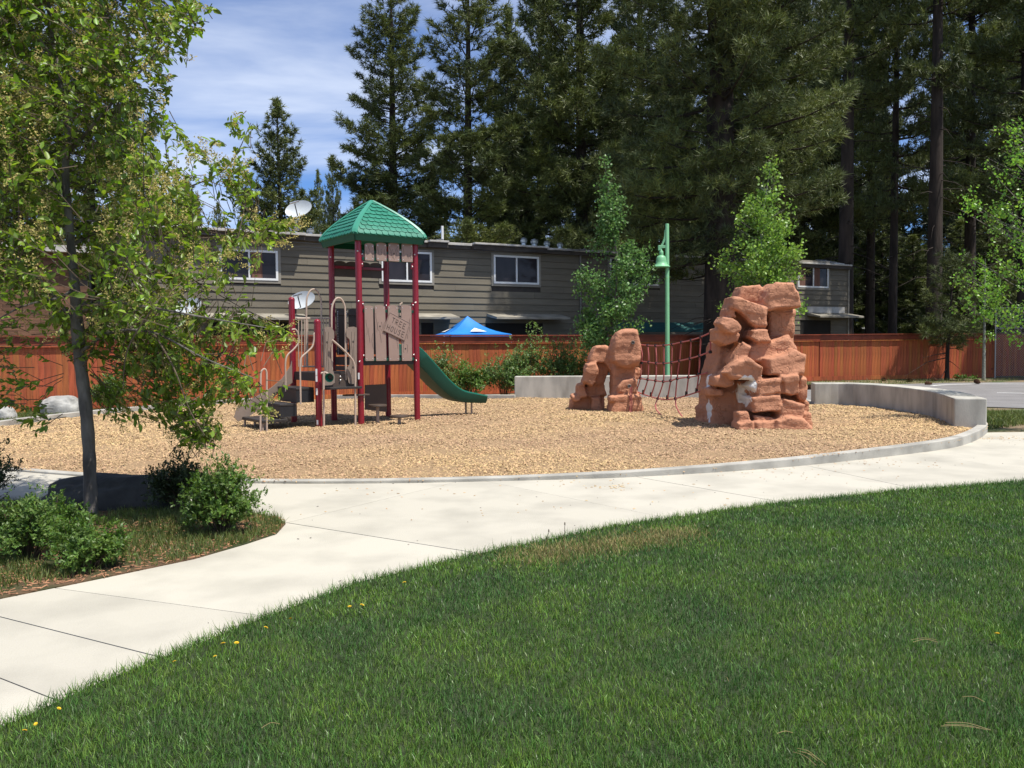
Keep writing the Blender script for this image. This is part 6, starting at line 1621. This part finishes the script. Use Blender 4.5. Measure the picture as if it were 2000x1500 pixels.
CR = [([(-260, -260), (330, -260), (372, -60), (378, 0), (338, 60), (318, 130), (335, 230), (360, 270), (430, 300), (495, 320), (500, 360), (480, 400), (560, 440), (535, 470), (545, 500), (520, 545), (450, 570), (420, 625), (330, 655), (210, 640), (120, 655), (60, 640), (0, 640), (-260, 620)], 3900, 1.25),
      ([(230, 655), (420, 610), (480, 640), (520, 690), (500, 730), (470, 770), (420, 800), (430, 850), (380, 870), (330, 850), (290, 770), (250, 720)], 400, .5), ([(380, 300), (465, 215), (497, 235), (500, 330), (450, 380)], 34, .25), ([(195, 745), (280, 770), (290, 830), (215, 830)], 22, .2),
      ([(470, 770), (540, 780), (530, 825), (475, 810)], 10, .15), ([(450, 420), (590, 425), (600, 460), (500, 490)], 26, .2), ([(500, 620), (590, 650), (570, 690), (500, 690)], 20, .2), ([(-100, 620), (50, 640), (60, 740), (20, 800), (-100, 760)], 45, .4), ([(40, 770), (80, 790), (70, 850), (45, 830)], 7, .15),
      ([(110, 640), (230, 640), (215, 690), (120, 700)], 26, .3), ([(290, 60), (380, -10), (420, 20), (340, 150), (320, 280)], 50, .4), ([(100, 930), (101, 930), (101, 931)], 0, .1)]
Cs = []; 
for poly, n, dp in CR:
    if n == 0: continue
    pl = np.array(poly, float); got = 0
    while got < n:
        x = r.uniform(pl[:, 0].min(), pl[:, 0].max()); y = r.uniform(pl[:, 1].min(), pl[:, 1].max())
        if not inpoly(np.array([x]), np.array([y]), pl)[0]: continue
        # an open, clumpy crown: skip parts by low frequency noise
        nv = mnoise.noise(Vector((x * .011, y * .011, 5.0)))
        dy = r.normal(0, dp * .55)
        if n > 1000 and x > 380 and r.random() < .6: continue
        if nv < -.10 and r.random() < .85 and n > 300: continue
        if abs(x - 148) < 34 and 240 < y < 660 and dy < .1: dy = abs(dy) + .12
        Cs.append(at(x, y, TY + .05 + dy)); got += 1
Cs = np.array(Cs); nC_ = len(Cs)
near = nodes[np.argmin(((Cs[:, None, :] - nodes[None, :, :]) ** 2).sum(2), axis=1)]
D = norm(Cs - near + r.normal(0, .05, (nC_, 3))) + r.normal(0, .3, (nC_, 3)) + np.array([0, 0, .12]); D = norm(D)
Lt = r.uniform(.18, .34, nC_)
# thin twigs
mb = MB()
for i in range(nC_):
    a_ = Cs[i] - D[i] * Lt[i]; back = near[i] + (a_ - near[i]) * r.uniform(.3, .8) if np.linalg.norm(a_ - near[i]) < .4 else a_ - D[i] * .12
    mb.tube([back, a_, Cs[i]], [.0045, .0035, .0015], 3, False)
mb.build('twigs', M['twig'], tree)['kind'] = 'stuff'
nl = 9; Pl = []; Dl = []
for k in range(nl):
    q = (k + .5) / nl; b_ = Cs - D * (Lt * (1 - q))[:, None]
    side = norm(np.cross(D, r.normal(0, 1, (nC_, 3)))); Pl.append(b_); Dl.append(norm(D * .75 + side * .8 + np.array([0, 0, -.18])))
Pl = np.concatenate(Pl); Dl = np.concatenate(Dl); n = len(Pl); keep = r.random(n) < .80; Pl, Dl = Pl[keep], Dl[keep]; n = len(Pl)
lsz = r.uniform(.045, .088, n) * np.where(r.random(n) < .2, 1.25, 1)
Rm = frames(Dl, r.normal(0, .55, (n, 3)) + [0, 0, 1], lsz * r.uniform(.85, 1.1, n), lsz, lsz * r.uniform(.6, 1.6, n), r.normal(0, .35, n))
order = np.argsort(Pl[:, 1]); vis = order[(Pl[order, 2] < 4.3) & (Pl[order, 0] > -5.3)][:290]; rest = np.ones(n, bool); rest[vis] = False
v_, t_ = scatter(*LEAFO, Rm[rest], Pl[rest] - np.array([TB[0], TB[1], 0])); me = tri_mesh('foliage', v_, t_); o = link('foliage', me, M['cherry_leaf'], tree); o['kind'] = 'stuff'
lme = tri_mesh('leaf', LEAFO[0], LEAFO[1]); lme.materials.append(M['cherry_leaf_o'])
for i in vis:
    o = bpy.data.objects.new('leaf', lme); COL.objects.link(o); o.parent = tree; R_ = Rm[i]; q = Pl[i] - np.array([TB[0], TB[1], 0])
    o.matrix_local = Matrix(((R_[0, 0], R_[0, 1], R_[0, 2], q[0]), (R_[1, 0], R_[1, 1], R_[1, 2], q[1]), (R_[2, 0], R_[2, 1], R_[2, 2], q[2]), (0, 0, 0, 1)))
# faded racemes: sprays of little florets at the twig tips
has = r.random(nC_) < np.array([.22 + 1.1 * max(0, mnoise.noise(Vector((c[0] * 1.6, c[1] * 1.6, c[2] * 1.6))) + .25) for c in Cs]); Cf = Cs[has]; Df = norm(D[has] * .8 + r.normal(0, .3, (len(Cf), 3)) + [0, 0, .3]); nf = 34; Pf = []
for k in range(nf):
    q = k / nf; Pf.append(Cf + Df * (q * .13)[..., None] if False else Cf + Df * (q * .13) + r.normal(0, .014, Cf.shape))
Pf = np.concatenate(Pf); n = len(Pf); Df2 = rdir(n); fl = np.array([(-.5, 0, 0), (.5, 0, 0), (0, 1, .3)], float)
Rm = frames(Df2, None, r.uniform(.011, .018, n), r.uniform(.012, .021, n), .01, r.uniform(0, 6.28, n)); v_, t_ = scatter(fl, np.array([(0, 1, 2)]), Rm, Pf - np.array([TB[0], TB[1], 0]))
o = link('blossom', tri_mesh('blossom', v_, t_), M['raceme'], tree); o['kind'] = 'stuff'
